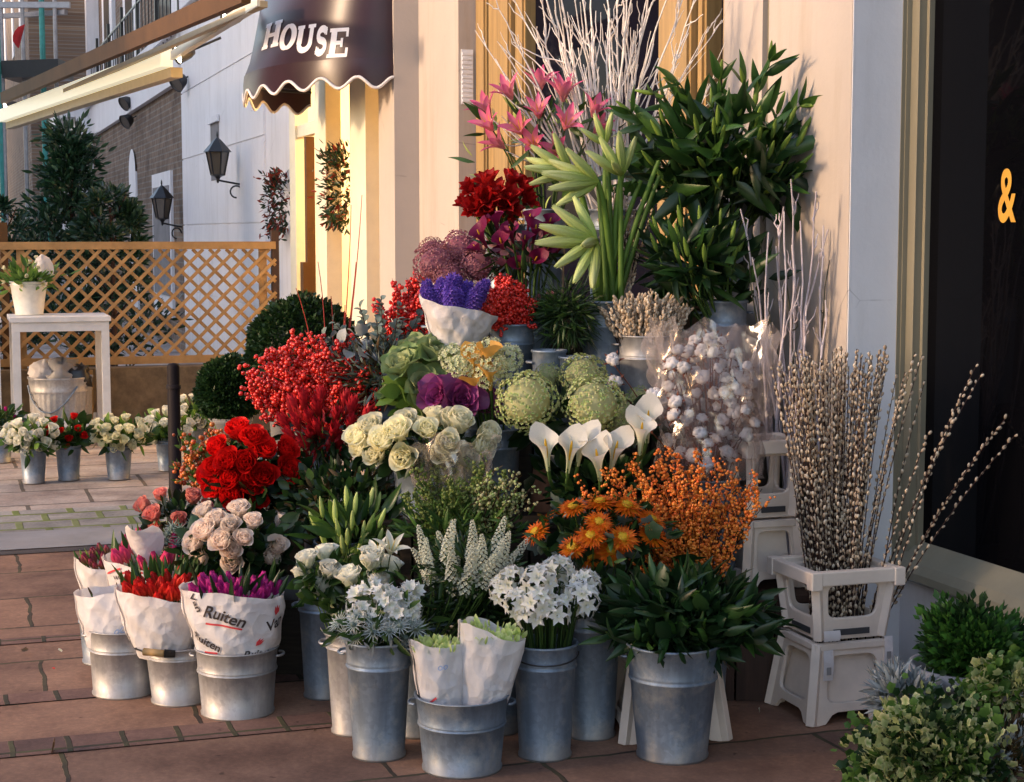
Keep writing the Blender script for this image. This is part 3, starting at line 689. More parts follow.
# find b so that the second step shows from px420 to px395
bQ = .1
while True:
    p = W(aQ, bQ, 0); x = CX+F*p[0]/p[1]
    if x < 396 or bQ > 1: break
    bQ += .005
aQ2 = A(380, bQ); print('pier2', aQ, bQ, aQ2)
mb = MB(); wbox(mb, aQ, aQ2, -.5, bQ, 0, HB); part('pier', 'paint_cream', mb, par=shop)
mb = MB(); zc = ZA(80, aP)
hv = 25*W(aP, 0, 0)[1]/F
wbox(mb, aP-.012, aP-.003, .012, .085, zc-hv-.01, zc+hv+.01)
for k in range(11):
    z = zc-hv+2*hv*(k+.5)/11; wbox(mb, aP-.020, aP-.012, .018, .08, z-hv/16, z+hv/28)
part('air_vent', 'paint_white', mb, par=shop)
# right-hand window set back behind the pilaster
RB = -.2; a930 = A(923, RB)
for k in range(60):
    p = W(-.0, RB, 0)
    if CX+F*p[0]/p[1] > 903: break
    RB -= .004
a930 = A(928, RB-.05)-.03; print('return b', RB, 'frame a', a930)
mb = MB(); wbox(mb, -.004, .2, RB-.3, -.003, 0, HB-.01); part('return_wall', 'paint_white', mb, par=shop)
mb = MB(); wbox(mb, -6, -.005, RB-.4, RB-.01, 0, .36); part('stall_riser', 'paint_white', mb, par=shop)
mb = MB()
wbox(mb, a930+.10, -.006, RB-.1, RB+.015, .36, 4.2); wbox(mb, a930+.05, a930+.098, RB-.1, RB-.002, .36, 4.2); wbox(mb, a930+.03, a930+.048, RB-.1, RB-.03, .45, 4.2)
wbox(mb, a930+.105, a930+.13, RB+.015, RB+.03, .4, 4.1)
part('window_frame', 'paint_frame', mb, par=shop)
# moulded sill: a profile swept along the wall
prof = [(RB-.09, .50), (RB-.05, .49), (RB+.0, .452), (RB+.03, .43), (RB+.05, .40), (RB+.052, .375), (RB+.035, .362), (RB+.0, .355), (RB-.09, .355)]
mb = MB(); V = []; 
for a in (-.0045, -6): V += [W(a, b, z) for b, z in prof]
n = len(prof); mb.add(T(V, [(i, i+1, n+i+1, n+i) for i in range(n-1)])); part('sill', 'paint_frame', mb, par=shop)
mb = MB(); wbox(mb, -6, a930+.029, RB-.06, RB-.05, .46, 4.2); glass = part('pane', 'glass_black', mb, par=shop)
mb = MB(); wbox(mb, -6, 0, RB-.4, RB+.02, 4.2, HB); part('wall', 'paint_cream', mb, par=shop)
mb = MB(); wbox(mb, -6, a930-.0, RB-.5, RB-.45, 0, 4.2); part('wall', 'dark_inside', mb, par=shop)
# gold ampersand on the glass
def text_obj(s, size, font_off=0.0):
    c = bpy.data.curves.new('txt', 'FONT'); c.body = s; c.size = size; c.offset = font_off; c.resolution_u = 6; c.align_x = 'CENTER'; c.align_y = 'CENTER'
    o = bpy.data.objects.new('txt', c); COL.objects.link(o); dg = bpy.context.evaluated_depsgraph_get(); dg.update()
    me = bpy.data.meshes.new_from_object(o.evaluated_get(dg)); V = np.array([v.co[:] for v in me.vertices]); Fc = [tuple(p.vertices) for p in me.polygons]
    tri = []
    for f in Fc:
        for k in range(1, len(f)-1): tri.append((f[0], f[k], f[k+1]))
    bpy.data.objects.remove(o); bpy.data.curves.remove(c); return V, tri
V, Fc = text_obj('&', .25, .004)
am = A(1000, RB-.045); za = P(1006, 198, W(am, RB, 0)[1])[2]
# seen from the street the wall's +a runs to the left
VV = np.array([W(am-.02-v[0]*.62, RB-.045, za+v[1]*1.0) for v in V]); V0 = VV
mb = MB(); mb.add(T(VV, Fc)); part('gold_lettering', 'gold', mb, par=shop)
# ------------------------------------------------------------------ the neighbouring shop: door, wreaths, awning, warm room
ngb = thing('house_shop', 'white stucco shop with rounded dark awning and warm lit open glass door', 'building', W(aQ2, 0, 0))
aD0, aD1 = aQ2+.002, A(297, .1); bD = bQ-.12
print('door zone', aD0, aD1, W(aD0, 0, 0), W(aD1, 0, 0))
zt = 3.0
a360 = aD0
def px2a(px, b): return A(px, b)
fr = MB()
for (p0, p1, bb) in ((378, 362, bD+.08), (335, 324, bD+.06), (303, 297, bD+.05)):
    wbox(fr, max(aD0, A(p0, bD)), A(p1, bD), bD-.06, bb, 0, zt)
for (z0, z1) in ((0, .25), (zt-.12, zt+.003)): wbox(fr, aD0, aD1, bD-.05, bD+.03, z0, z1)
ztr = ZA(131, A(312, bD)); wbox(fr, A(324, bD), A(303, bD), bD-.05, bD+.03, ztr-.05, ztr+.05)
part('door_frame', 'cream_bar', fr, par=ngb)
mb = MB(); wbox(mb, A(311.5, bD), A(309.5, bD), bD-.04, bD+.03, .2, ztr-.06); wbox(mb, A(311.5, bD)-.02, A(309.5, bD)+.02, bD+.03, bD+.07, 1.0, 1.35); part('door_edge', 'brown_bar', mb, par=ngb)
# warm interior
mb = MB(); wbox(mb, aD0-2.2, aD1+.3, bD-2.6, bD-2.5, 0, zt+.5); wbox(mb, aD0-2.2, aD1+.3, bD-2.5, bD-.1, zt+.4, zt+.5); wbox(mb, aD0-2.3, aD0-2.2, bD-2.5, -.52, 0, zt+.4); wbox(mb, aD1+.2, aD1+.3, bD-2.5, bD-.1, 0, zt+.4)
part('interior_wall', 'warm_room', mb, par=ngb)
mb = MB(); wbox(mb, aD1-1.3, aD1-.2, bD-2.45, bD-2.1, 0, 1.9); wbox(mb, aD1-2.9, aD1-1.7, bD-2.4, bD-2.0, 0, 1.1); part('shelving', 'brown_bar', mb, par=ngb)
mb = MB(); wbox(mb, aD0, aD1, bD-.5, bQ, zt+.003, HB); part('wall', 'paint_white', mb, par=ngb)
# ceiling lamp (dome) in the doorway
a_l, b_l = A(346, bD-.7), bD-.7; zl = ZA(132, a_l, b_l)
mb = MB(); mb.lathe([(.0, -.08), (.10, -.07), (.17, -.03), (.2, .02), (.19, .04), (.05, .06), (.012, .07), (.012, .6)], 24, None, W(a_l, b_l, zl)); lamp = mb.build('ceiling_lamp', 'glow')
tag(lamp, 'domed glass ceiling lamp glowing inside the open shop door', 'lamp')
def plight(name, loc, e, r=.08, c=(1, .66, .28)):
    l = bpy.data.lights.new(name, 'POINT'); l.energy = e; l.shadow_soft_size = r; l.color = c
    o = bpy.data.objects.new(name, l); COL.objects.link(o); o.location = [float(x) for x in loc]; return o
plight('ceiling_lamp_light', W(a_l, b_l, zl-.25), 110); plight('shop_interior_light', W(aD1-1.6, bD-1.6, 2.7), 380, .15)
# flank to the left of the door, rusticated white wall, brick stretch, more white: one terrace of separate houses
a253, a270 = A(253), A(270)
mb = MB(); wbox(mb, aD1+.002, a270, -.5, .02, 0, HB+1); part('pier', 'paint_white', mb, par=ngb)
def rustic(par, a0, a1, z0, z1, b, step=.62, off=0):
    mb = MB(); z = z0
    while z < z1:
        zz = min(z1, z+step); wbox(mb, a0, a1, b-.5, b, z, zz-.018); wbox(mb, a0, a1, b-.5, b-.014, zz-.018, zz); z = zz
    part('wall', 'paint_white', mb, par=par)
rustic(ngb, a270+.002, A(188), 0, 4.4, .04, .85)
mb = MB(); wbox(mb, a270, A(188), -.5, .12, 4.4, 4.62); wbox(mb, a270, A(188), -.5, .03, 4.62, 11); part('cornice', 'paint_white', mb, par=ngb)
# niche behind the first lantern: its shadow painted as a flat grey plate
aw0, aw1 = A(222, .04), A(214, .04)
mb = MB(); z0, z1 = ZA(180, aw0), ZA(123, aw0); wbox(mb, aw0, aw1, .035, .047, z0, z1); part('window', 'kerb', mb, par=ngb)
mb = MB(); wbox(mb, aw0-.06, aw1+.06, .047, .075, z1, z1+.07); part('lintel', 'paint_white', mb, par=ngb)
# brick house
a188, a97 = A(188), A(97)
bh = thing('brick_house', 'low brown brick house with arched white doorway and white parapet along the street', 'building', W(a188, 0, 0))
zb = ZA(80, a188)-.05
mb = MB(); wbox(mb, a188+.01, a97, -.5, 0, 0, zb); part('wall', 'brick', mb, uv=wuv, par=bh)
mb = MB(); wbox(mb, a188+.01, a97, -.5, .08, zb+.002, zb+.62); wbox(mb, a188+.01, a97, -.5, .16, zb+.62, zb+.72); part('parapet', 'paint_white', mb, par=bh)
mb = MB(); am0, am1 = A(140), A(133.5); zc = ZA(172, am0); wbox(mb, am0, am1, -.02, .03, 0, zc)
V = [W((am0+am1)/2, .03, zc)]; n = 14; ra = (am1-am0)/2
for k in range(n+1): a = PI*k/n; V.append(W((am0+am1)/2+ra*math.cos(a), .03, zc+ra*.75*math.sin(a)))
mb.add(T(V, [(0, k+1, k+2) for k in range(n)])); part('arched_door', 'paint_white', mb, par=bh)
mb = MB(); p0, p1 = A(175.5), A(157); zt0 = ZA(171, p0); wbox(mb, p0, p1, -.02, .04, .4, zt0); part('window_surround', 'paint_white', mb, par=bh)
mb = MB(); wbox(mb, p0+.15, p1-.2, .04, .055, .7, zt0-.2); part('pane', 'kerb', mb, par=bh)
# upper terrace behind the parapet: white stucco with brick piers, windows
up = thing('terrace_house', 'tall terrace with brick and white stucco stripes above the brick house', 'building', W(a188, -.5, 0))
mb = MB(); wbox(mb, a188-.2, A(97, -.6)+30, -3, -.6, 0, 13); part('wall', 'brick', mb, uv=wuv, par=up)
for (q0, q1) in ((188, 165), (146, 133), (122, 112), (105, 96)):
    mb = MB(); wbox(mb, A(q0, -.6), A(q1, -.6), -.6, -.52, zb-.5, 12); s_ = part('window', 'paint_white', mb, par=up)
    mb = MB(); w0, w1 = A(q0, -.6), A(q1, -.6); dd = (w1-w0)*.25
    wbox(mb, w0+dd, w1-dd, -.518, -.505, 4.8, 7.4); mb2 = part('pane', 'pane', mb, par=up)
# white house further on, steps forward
wh = thing('white_stucco_house', 'tall white stucco house at the far left end of the street', 'building', W(a97, 0, 0))
zz = ZA(105, a97)
mb = MB(); wbox(mb, a97+.01, a97+26, -.5, .35, 0, zz-.3); wbox(mb, a97+.01, a97+26, -.5, .6, zz-.3, zz); part('wall', 'paint_white', mb, par=wh)
mb = MB(); wbox(mb, A(93, -.3), A(66, -.3), -.59, -.3, zz+.002, 14); wbox(mb, A(60, -.3), A(38, -.3), -.59, -.3, zz+.002, 14); part('pilaster', 'paint_white', mb, par=wh)
for (q0, q1) in ((80, 72), (55, 47), (30, 22)):
    mb = MB(); wbox(mb, A(q0, .35), A(q1, .35), .352, .37, 1.0, 3.2); part('window', 'pane', mb, par=wh)
eh = thing('end_house', 'grey brown brick building behind the teal scaffolding at the street end', 'building', W(A(38), 0, 0))
mb = MB(); wbox(mb, A(36, 1), A(36, 1)+60, -2, 1.0, 0, 16); part('wall', 'brick', mb, uv=wuv, par=eh)
for k in range(4):
    mb = MB(); a_ = A(30-8*k, 1); wbox(mb, a_, a_+1.0, 1.002, 1.04, 6.5, 9); f_ = part('window', 'paint_white', mb, par=eh)
# balcony railings
rl = thing('balcony_railing', 'black wrought iron balcony railings along the upper floor of the terrace', 'railing', W(a188, .1, zb+.7))
zr0 = zb+.75
def rail(a0, a1, b, z0, h, step, par):
    mb = MB(); wbox(mb, a0, a1, b, b+.03, z0+h-.03, z0+h); wbox(mb, a0, a1, b+.002, b+.028, z0+.08, z0+.11)
    a = a0+.05; k = 0
    while a < a1: wbox(mb, a, a+.016, b+.004, b+.020, z0, z0+h-.03-.002); a += step
    part('bars', 'black_iron', mb, par=par)
    a = a0; 
    while a <= a1: 
        mb = MB(); wbox(mb, a, a+.05, b-.01, b+.04, z0, z0+h+.22); part('post', 'black_iron', mb, par=par); a += 2.4
rail(A(186, .1), A(96, .1), .1, zb+.60, .95, .42, rl)
# ------------------------------------------------------------------ long folded shop awning: two bars with arms and spots
def P3(px, py, Y): return P(px, py, Y)
def longbar(name, label, cat, p0, p1, w_, h_, mat, extra=None):
    root = thing(name, label, cat, p0); mb = MB(); mb.beam(np.zeros(3), p1-p0, w_, h_); mb.build('bar', mat, root, smooth=False); return root
Z1 = P(246, -8, 10.5); Z2 = P(3, 98, 20.6)
awb = longbar('awning_bar', 'long bronze brown front bar of a folded shop awning above the glowing white case', 'awning bar', Z1, Z2, .06, .13, 'brown_bar')
c1 = P(264, 4, 11.2); c2 = P(176, 58, 14.0); c3 = P(174, 60, 14.05); c4 = P(8, 116, 21.0)
rt_ = longbar('awning_case', 'long white awning case with front made to glow running down the street', 'awning case', c1, c4, .05, .04, 'tan_bar')
mb = MB(); mb.beam(c3-c1+np.array([-.06, 0, .02]), c4-c1+np.array([-.06, 0, .0]), .10, .15); mb.build('front_panel', 'glow_case', rt_, smooth=False)
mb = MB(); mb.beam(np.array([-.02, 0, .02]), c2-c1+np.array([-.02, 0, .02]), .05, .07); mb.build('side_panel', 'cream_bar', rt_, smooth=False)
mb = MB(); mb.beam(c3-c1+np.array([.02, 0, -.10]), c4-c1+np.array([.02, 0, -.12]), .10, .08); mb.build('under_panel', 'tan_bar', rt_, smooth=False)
def spot(px, py, Y, label, dirn=(-.7, -.5, -.3), r=.06, lit=True):
    root = thing('spotlight', label, 'spotlight', P(px, py, Y), 'spotlights on the house fronts'); R = frame(np.array(dirn), 0)
    mb = MB(); mb.lathe([(0, -.14), (r*.5, -.14), (r*.75, -.10), (r, 0), (r*1.05, .01), (r*.95, .01), (r*.9, -.005)], 16, R); mb.build('housing', 'black_iron', root)
    mb = MB(); mb.lathe([(0, -.004), (r*.9, -.006)], 16, R); mb.build('lens', 'spot' if lit else 'pane', root)
    mb = MB(); mb.beam(R@np.array([0, 0, -.1]), R@np.array([0, 0, -.1])+np.array([.25, .08, .12]), .02, .02); mb.build('bracket', 'black_iron', root)
spot(178, 55, 13.9, 'lit spotlight at the joint of the long white awning case', r=.075); spot(226, 20, 12.4, 'lit black spotlight high beside the awning', r=.06)
spot(6, 108, 21, 'small lit spotlight at the far end of the awning case', r=.09)
for (x, y, l) in ((176, 83, 'unlit black floodlight high on the corner of the brick house'), (124, 104, 'upper of two unlit black floodlights on the brick parapet'), (125, 122, 'lower of two unlit black floodlights on the brick wall')):
    spot(x, y, W(A(x, .25), .25, 0)[1], l, (-.6, -.6, -.5), .12, False)
# scaffolding
scf = thing('scaffolding', 'teal and grey tube scaffolding at the far left end of the street', 'scaffolding', W(A(20, 1.5), 1.5, 0))
for px, mt in ((6, 'teal'), (9, 'scaf_grey'), (49, 'teal'), (62, 'scaf_grey'), (30, 'scaf_grey')):
    mb = MB(); p = P(px, 300, 36); p[2] = 0; mb.tube([p, p+np.array([0, 0, 13])], .06 if mt == 'teal' else .045, sides=8); part('pole', mt, mb, par=scf)
mb = MB(); mb.beam(P(-10, 5, 36), P(70, 5, 36), .12, .12); mb.beam(P(-10, 17, 37), P(66, 12, 36), .1, .1); part('ledger', 'scaf_grey', mb, smooth=False, par=scf)
mb = MB(); mb.beam(P(10, 72, 36), P(66, 70, 36), 1.2, .35); part('platform', 'black_iron', mb, smooth=False, par=scf)
mb = MB(); mb.beam(P(-14, 68, 35), P(10, 69, 36), .2, .25); mb.beam(P(24, 64, 36.8), P(60, 65, 36.8), .1, .16); part('toe_board', 'teal', mb, smooth=False, par=scf)
mb = MB(); q = petal(.5, .5, 10, 20, 0, .2); mb.add(q, None, P(19, 48, 35)); part('warning_cloth', 'red_cloth', mb, par=scf)
# ------------------------------------------------------------------ wall lanterns
def lantern(px, pyt, pyb, label, b_off):
    # pyt, pyb: finial tip and foot of the body
    a = A(px, b_off); Yw = W(a, b_off, 0)[1]; H = (pyb-pyt)*Yw/F; zb_ = ZA(pyb, a, b_off)
    root = thing('wall_lantern', label, 'wall lantern', W(a, b_off, zb_), 'black wall lanterns along the street')
    k = H
    mb = MB(); mb.lathe([(0, k*.96), (k*.012, k*.93), (k*.02, k*.88), (k*.012, k*.84), (k*.06, k*.80), (k*.10, k*.76), (k*.24, k*.60), (k*.26, k*.575), (k*.22, k*.57), (0, k*.57)], 6); mb.build('roof', 'black_iron', root, smooth=False)
    mb = MB(); mb.lathe([(k*.12, k*.17), (k*.20, k*.565)], 6); mb.build('glass', 'pane', root, smooth=False)
    mb = MB()
    for i in range(6):
        t0 = PI*i/3; c, s_ = math.cos(t0), math.sin(t0); mb.tube([(k*.125*c, k*.125*s_, k*.16), (k*.208*c, k*.208*s_, k*.575)], k*.014, sides=4)
    mb.lathe([(k*.0, 0.0), (k*.02, .02*k), (k*.03, k*.08), (k*.06, k*.12), (k*.14, k*.15), (k*.14, k*.17), (0, k*.17)], 6); mb.build('frame', 'black_iron', root, smooth=False)
    wv = -NN*b_off   # towards the wall
    mb = MB(); pts = [np.array([0, 0, k*.06]), wv*.35+np.array([0, 0, k*.03]), wv*.7+np.array([0, 0, k*.0]), wv*.98+np.array([0, 0, -k*.02])]
    mb.tube(pts, k*.02, sides=6)
    sc_ = []
    for i in range(12): t0 = PI*1.5*i/11; sc_.append(wv*(.72+.0*i)+wv*.24*math.cos(t0)+np.array([0, 0, -k*.15+k*.11*math.sin(t0)]))
    mb.tube(sc_, k*.016, sides=5)
    mb.box(-k*.05, k*.05, -.03, 0, -k*.32, k*.12, RW, wv); mb.build('bracket', 'black_iron', root)
lantern(220, 130, 184, 'larger black hexagonal wall lantern on the white stucco wall', .27)
lantern(164, 178, 226, 'smaller black hexagonal wall lantern beside the brick wall', .26)
# ------------------------------------------------------------------ rounded awning lettered HOUSE
ac = A(328, bQ)*.0+(aQ+.25+1.25); ax = 1.28; 
ac = aQ+.02+ax
# projection so that the leftmost outline lands at px 248
def awn(u, v, pr, rad=1.0): return W(ac+ax*math.cos(u)*(rad if rad > 1 else 1-(1-rad)*.06), bQ+pr*math.sin(u)*rad, v)
pr = .5
while True:
    xs = [CX+F*awn(u, 0, pr)[0]/awn(u, 0, pr)[1] for u in np.linspace(0, PI, 60)]
    if min(xs) < 248 or pr > 3: break
    pr += .01
Yn = awn(PI*.6, 0, pr)[1]; zv0 = P(330, 96, Yn)[2]; zv1 = P(330, 68, Yn)[2]
print('awning proj', pr, 'z', zv0, zv1, 'ac', ac, 'near x', [int(x) for x in xs[::8]])
aw = thing('shop_awning', 'rounded aubergine shop awning with scalloped white piped edge lettered HOUSE', 'awning', W(ac, bQ, zv1))
def awr(zh):           # radius factor against height: flares outward at the foot
    h = (zh-zv1)/1.25; return 1-.34*min(1, h)**.7-.6*max(0, h-.35)**1.5 if h > 0 else 1
NU = 72; mb = MB(); V = []; zs = np.linspace(0, 1.25, 14)
for z in zs:
    for i in range(NU+1): V.append(awn(PI*i/NU, zv1+z, pr, max(.08, awr(zv1+z))))
mb.add(T(V, [(j*(NU+1)+i, j*(NU+1)+i+1, (j+1)*(NU+1)+i+1, (j+1)*(NU+1)+i) for j in range(len(zs)-1) for i in range(NU)])); part('canopy', 'fabric_awning', mb, smooth=True, par=aw)
NS = 10
def scal(i): return zv0+.055*(1-abs(math.cos(NS*PI*i/(2*180)*1.0)))*0+ .05*(1-math.cos(2*NS*PI*i/(2*180)))
mb = MB(); V = []; n = 360
for i in range(n+1):
    u = PI*i/n; zb0 = zv0+.035*(1+math.cos(NS*2*u)); V += [awn(u, zv1, pr, 1.003), awn(u, (zv1+zb0)/2, pr, 1.012), awn(u, zb0, pr, 1.01)]
mb.add(T(V, [(3*i+k, 3*i+3+k, 3*i+4+k, 3*i+1+k) for i in range(n) for k in (0, 1)])); part('valance', 'fabric_awning', mb, smooth=True, par=aw)
mb = MB(); mb.tube([awn(PI*i/n, zv0+.035*(1+math.cos(NS*2*PI*i/n)), pr, 1.013) for i in range(n+1)], .011, sides=5); part('piping', 'awning_trim', mb, smooth=True, par=aw)
mb = MB(); mb.tube([awn(PI*i/60, zv1-.02, pr, .96) for i in range(61)], .010, sides=6); part('frame_hoop', 'black_iron', mb, smooth=True, par=aw)
# letters: strokes laid on the cloth
def ui_of_px(px, lo=PI*.5, hi=PI, rad=1.0):
    best = None
    for u in np.linspace(PI*.45, PI, 800):
        p = awn(u, zv1+.45, pr, rad); x = CX+F*p[0]/(p[1]*cp-(p[2]-EYE)*sp_)
        if best is None or abs(x-px) < best[0]: best = (abs(x-px), u)
    return best[1]
def stroke(pts, w, close=False):
    pts = [np.array(p, float) for p in pts]; V = []; n = len(pts)
    ws = w if hasattr(w, '__len__') else [w]*n
    for i, p in enumerate(pts):
        a = pts[(i-1) % n if close else max(0, i-1)]; b = pts[(i+1) % n if close else min(n-1, i+1)]
        d = (b-a)/max(1e-9, np.linalg.norm(b-a)); nn = np.array([-d[1], d[0]]); V += [p+nn*ws[i]/2, p-nn*ws[i]/2]
    Fc = [(2*i, 2*i+1, 2*i+3, 2*i+2) for i in range(n-1)]
    if close: Fc.append((2*n-2, 2*n-1, 1, 0))
    return V, Fc
def arc(cx, cy, rx, ry, a0, a1, n=14): return [(cx+rx*math.cos(math.radians(a0+(a1-a0)*i/n)), cy+ry*math.sin(math.radians(a0+(a1-a0)*i/n))) for i in range(n+1)]
def seg(x0, y0, x1, y1, n=3): return [(x0+(x1-x0)*i/n, y0+(y1-y0)*i/n) for i in range(n+1)]
LET = {'H': [(seg(.2, 0, .2, 1), .22), (seg(.8, 0, .8, 1), .22), (seg(.2, .5, .8, .5), .12), (seg(0, .05, .4, .05), .1), (seg(0, .95, .4, .95), .1), (seg(.6, .05, 1, .05), .1), (seg(.6, .95, 1, .95), .1)],
       'U': [(seg(.2, 1, .2, .33), .22), (arc(.5, .35, .3, .27, 180, 360), .17), (seg(.8, .33, .8, 1), .16), (seg(0, .95, .4, .95), .1), (seg(.6, .95, 1, .95), .1)],
       'S': [(arc(.5, .72, .30, .21, 20, 270)+arc(.5, .28, .30, .22, 90, -160), .20), (seg(.80, .70, .80, .98), .08), (seg(.20, .02, .20, .30), .08)],
       'E': [(seg(.22, 0, .22, 1), .22), (seg(0, .05, .92, .05), .1), (seg(0, .95, .9, .95), .1), (seg(.3, .5, .62, .5), .11), (seg(.88, 0, .88, .32), .09), (seg(.86, .70, .86, 1), .09), (seg(.62, .34, .62, .66), .09)]}
spans = [('H', 271, 287), ('O', 288, 303), ('U', 304, 321), ('S', 322, 334), ('E', 335, 354)]
mb = MB(); lift = 0
def awn_pt(px_u, z): return px_u
for li_, (ch, x0, x1) in enumerate(spans):
    rad0 = awr(zv1+.45)
    u0, u1 = ui_of_px(x0, rad=rad0), ui_of_px(x1, rad=rad0)
    # rows on the photograph: top edge 17 -> 27, foot 42 -> 55
    f0 = (x0-264)/85; f1 = (x1-264)/85
    yt = 21+8*(f0+f1)/2; yb = 46+12*(f0+f1)/2; Yl = awn((u0+u1)/2, 0, pr, rad0)[1]
    z_t = P((x0+x1)/2, yt, Yl)[2]; z_b = P((x0+x1)/2, yb, Yl)[2]
    strokes = [] if ch != 'O' else None
    if ch == 'O':
        V, Fc = stroke(arc(.5, .5, .37, .42, 0, 360, 28)[:-1], [.14+.17*abs(math.cos(2*PI*i/28)) for i in range(28)], True); parts_ = [(V, Fc)]
    else: parts_ = [stroke(p_, w_*1.3) for p_, w_ in LET[ch]]
    for V, Fc in parts_:
        lift += .0004; VV = []
        for (x, y) in V:
            u = u0+(u1-u0)*x; z = z_b+(z_t-z_b)*y; VV.append(awn(u, z, pr, awr(z)+.006+lift))
        mb.add(T(VV, Fc))
part('lettering', 'lettering', mb, par=aw)
# wreaths
def wreath(px, py, b, rr, label, red=.4):
    a = A(px, b); c = W(a, b, ZA(py, a, b)); root = thing('wreath', label, 'wreath', c, 'door wreaths'); mb = MB()
    n = 620; al = RNG.random(n)*2*PI; ring = np.stack([np.cos(al)*rr, .05+.05*RNG.random(n), np.sin(al)*rr], 1)
    nn = RNG.normal(0, 1, (n, 3))*np.array([rr*.14, .045, rr*.14]); L = (ring+nn)@RW.T
    for mi_, (mname, sl_) in enumerate((('leaf_dark', slice(0, int(n*(1-red)))), ('wreath_red', slice(int(n*(1-red)), n)))):
        m2 = MB(); Z = (np.stack([np.cos(al), .6+0*al, np.sin(al)], 1)+RNG.normal(0, .7, (n, 3)))@RW.T
        m2.many(LEAF, frames(Z[sl_], RNG.random(n)[sl_]*6), L[sl_], .062); m2.build('foliage' if mi_ == 0 else 'red_leaves', mname, root)
wreath(286, 205, .02+.03, .25, 'leafy round wreath with red leaves on the pale pier left of the door', .45)
wreath(348, 187, bD-.02, .25, 'dark green round wreath with orange berries on the shop door glass', .2)
# ------------------------------------------------------------------ trellis fence on its low wall
fR = P(276, 300, 13.7); fR[2] = 0; fd = -np.array([math.cos(TH*.9), math.sin(TH*.9), 0]); LEN = 3.9
def FP(s, z, o=0): return fR+fd*s+np.array([0, 0, z])+np.array([-fd[1], fd[0], 0])*o
def fz(py, s): return EYE+(232-py)*FP(s, 0)[1]/F
ztop = fz(243, 1.5); zbot = fz(361, 1.5); print('fence', ztop, zbot)
fn_ = thing('trellis_fence', 'brown diamond lattice trellis fence standing on the low stone wall', 'fence', FP(0, 0))
mb = MB(); k = 0; hgt = ztop-.05-zbot; step = .098
s0 = -hgt
while s0 < LEN+hgt:
    for sgn, o in ((1, .0), (-1, .012)):
        a0, z0, a1, z1 = s0, zbot, s0+hgt, zbot+hgt
        if a0 < 0: z0 += -a0; a0 = 0
        if a1 > LEN: z1 -= a1-LEN; a1 = LEN
        if a1-a0 > .05:
            if sgn < 0: z0, z1 = zbot+hgt-(z0-zbot), zbot+hgt-(z1-zbot)
            mb.beam(FP(a0, z0, o), FP(a1, z1, o), .009, .026, up=(-fd[1], fd[0], 0)) if False else mb.beam(FP(a0, z0, o), FP(a1, z1, o), .010, .026)
    s0 += step*1.35
part('lattice', 'fence_wood', mb, par=fn_)
mb = MB(); mb.beam(FP(0, ztop-.02), FP(LEN, ztop-.02), .05, .06); mb.beam(FP(0, zbot), FP(LEN, zbot), .045, .06); part('rail', 'fence_wood', mb, par=fn_)
for s_, mt, hh in ((.0, 'dark_wood', ztop+.1), (.10, 'fence_wood', ztop), (1.98, 'fence_wood', ztop), (LEN, 'fence_wood', ztop), (2.10, 'brown_bar', ztop+.16)):
    mb = MB(); mb.beam(FP(s_, .02, -.03), FP(s_, hh, -.03), .06, .06, up=fd); part('post', mt, mb, par=fn_)
mb = MB(); mb.beam(FP(-.6, (zbot-.05)/2, .02), FP(LEN, (zbot-.05)/2, .02), .22, zbot-.05)
lw = mb.build('garden_wall', 'stone_wall', smooth=False); tag(lw, 'low mossy brown stone wall under the trellis fence', 'wall')
mb = MB(); pts = [FP(.5+.2*k, .30+.05*math.sin(k*.9)-.02*(k-4)**2*.2, -.15) for k in range(9)]; mb.tube(bez(FP(.4, .22, -.16), FP(1.4, .22, -.16), FP(2.3, .45, -.16), 16), .012, sides=6); mb.tube(bez(FP(.3, .38, -.16), FP(1.2, .46, -.16), FP(2.3, .40, -.16), 16), .012, sides=6)
tag(mb.build('hose', 'black_iron'), 'black hose looped along the low wall behind the far buckets', 'hose')
# ------------------------------------------------------------------ bay tree behind the fence
def tree(label, base, h, r, z0, n, leafq, lm, lsz, prof, cat='tree', name='tree', group=None, clumps=40):
    root = thing(name, label, cat, base, group); mt = MB()
    mt.tube([(0, 0, 0), (.02, .01, h*.5), (0, 0, h*.92)], .05*h/2.5, .012, 8)
    for k in range(14):
        z = z0+(h-z0)*(k+.3)/15; a = k*2.4; rr = prof((z-z0)/(h-z0))*r*.8; mt.tube(bez(np.array([0, 0, z-.1]), np.array([rr*.5*math.cos(a), rr*.5*math.sin(a), z]), np.array([rr*math.cos(a), rr*math.sin(a), z+.15]), 5), .012, .004, 5)
    mt.build('trunk', 'wood_stem', root); mb = MB()
    for k in range(clumps):
        u = RNG.random()**.9; a = RNG.random()*6.28; rr = prof(u)*r*math.sqrt(RNG.random()*.75+.25); c = np.array([rr*math.cos(a), rr*math.sin(a), z0+(h-z0)*u])
        cs = r*(.12+.2*RNG.random())*(1-.4*u); m_ = int(n/clumps); L = c+RNG.normal(0, 1, (m_, 3))*np.array([cs, cs, cs*.75])*.62
        Z = (L-c)/cs+np.array([math.cos(a)*.5, math.sin(a)*.5, .5]); mb.many(leafq, frames(Z+RNG.normal(0, .4, Z.shape), RNG.random(m_)*6.28), L, lsz*(.7+.6*RNG.random(m_)), var=np.clip(RNG.random(m_)*.7+.3*(RNG.random()-.2), 0, 1))
    mb.build('crown', lm, root); return root
bp_ = P(72, 300, 16.5); bp_[2] = 0
tree('dark green conical bay tree with a thin pointed top behind the trellis fence', bp_, EYE+(232-130)*16.5/F, .92, .5, 5600, LEAF, 'leaf_bay', .095, lambda u: (1-u)**1.25*(.8+.2*math.sin(u*14))+.06, name='bay_tree', clumps=95)
bp_ = P(112, 300, 15.6); bp_[2] = 0
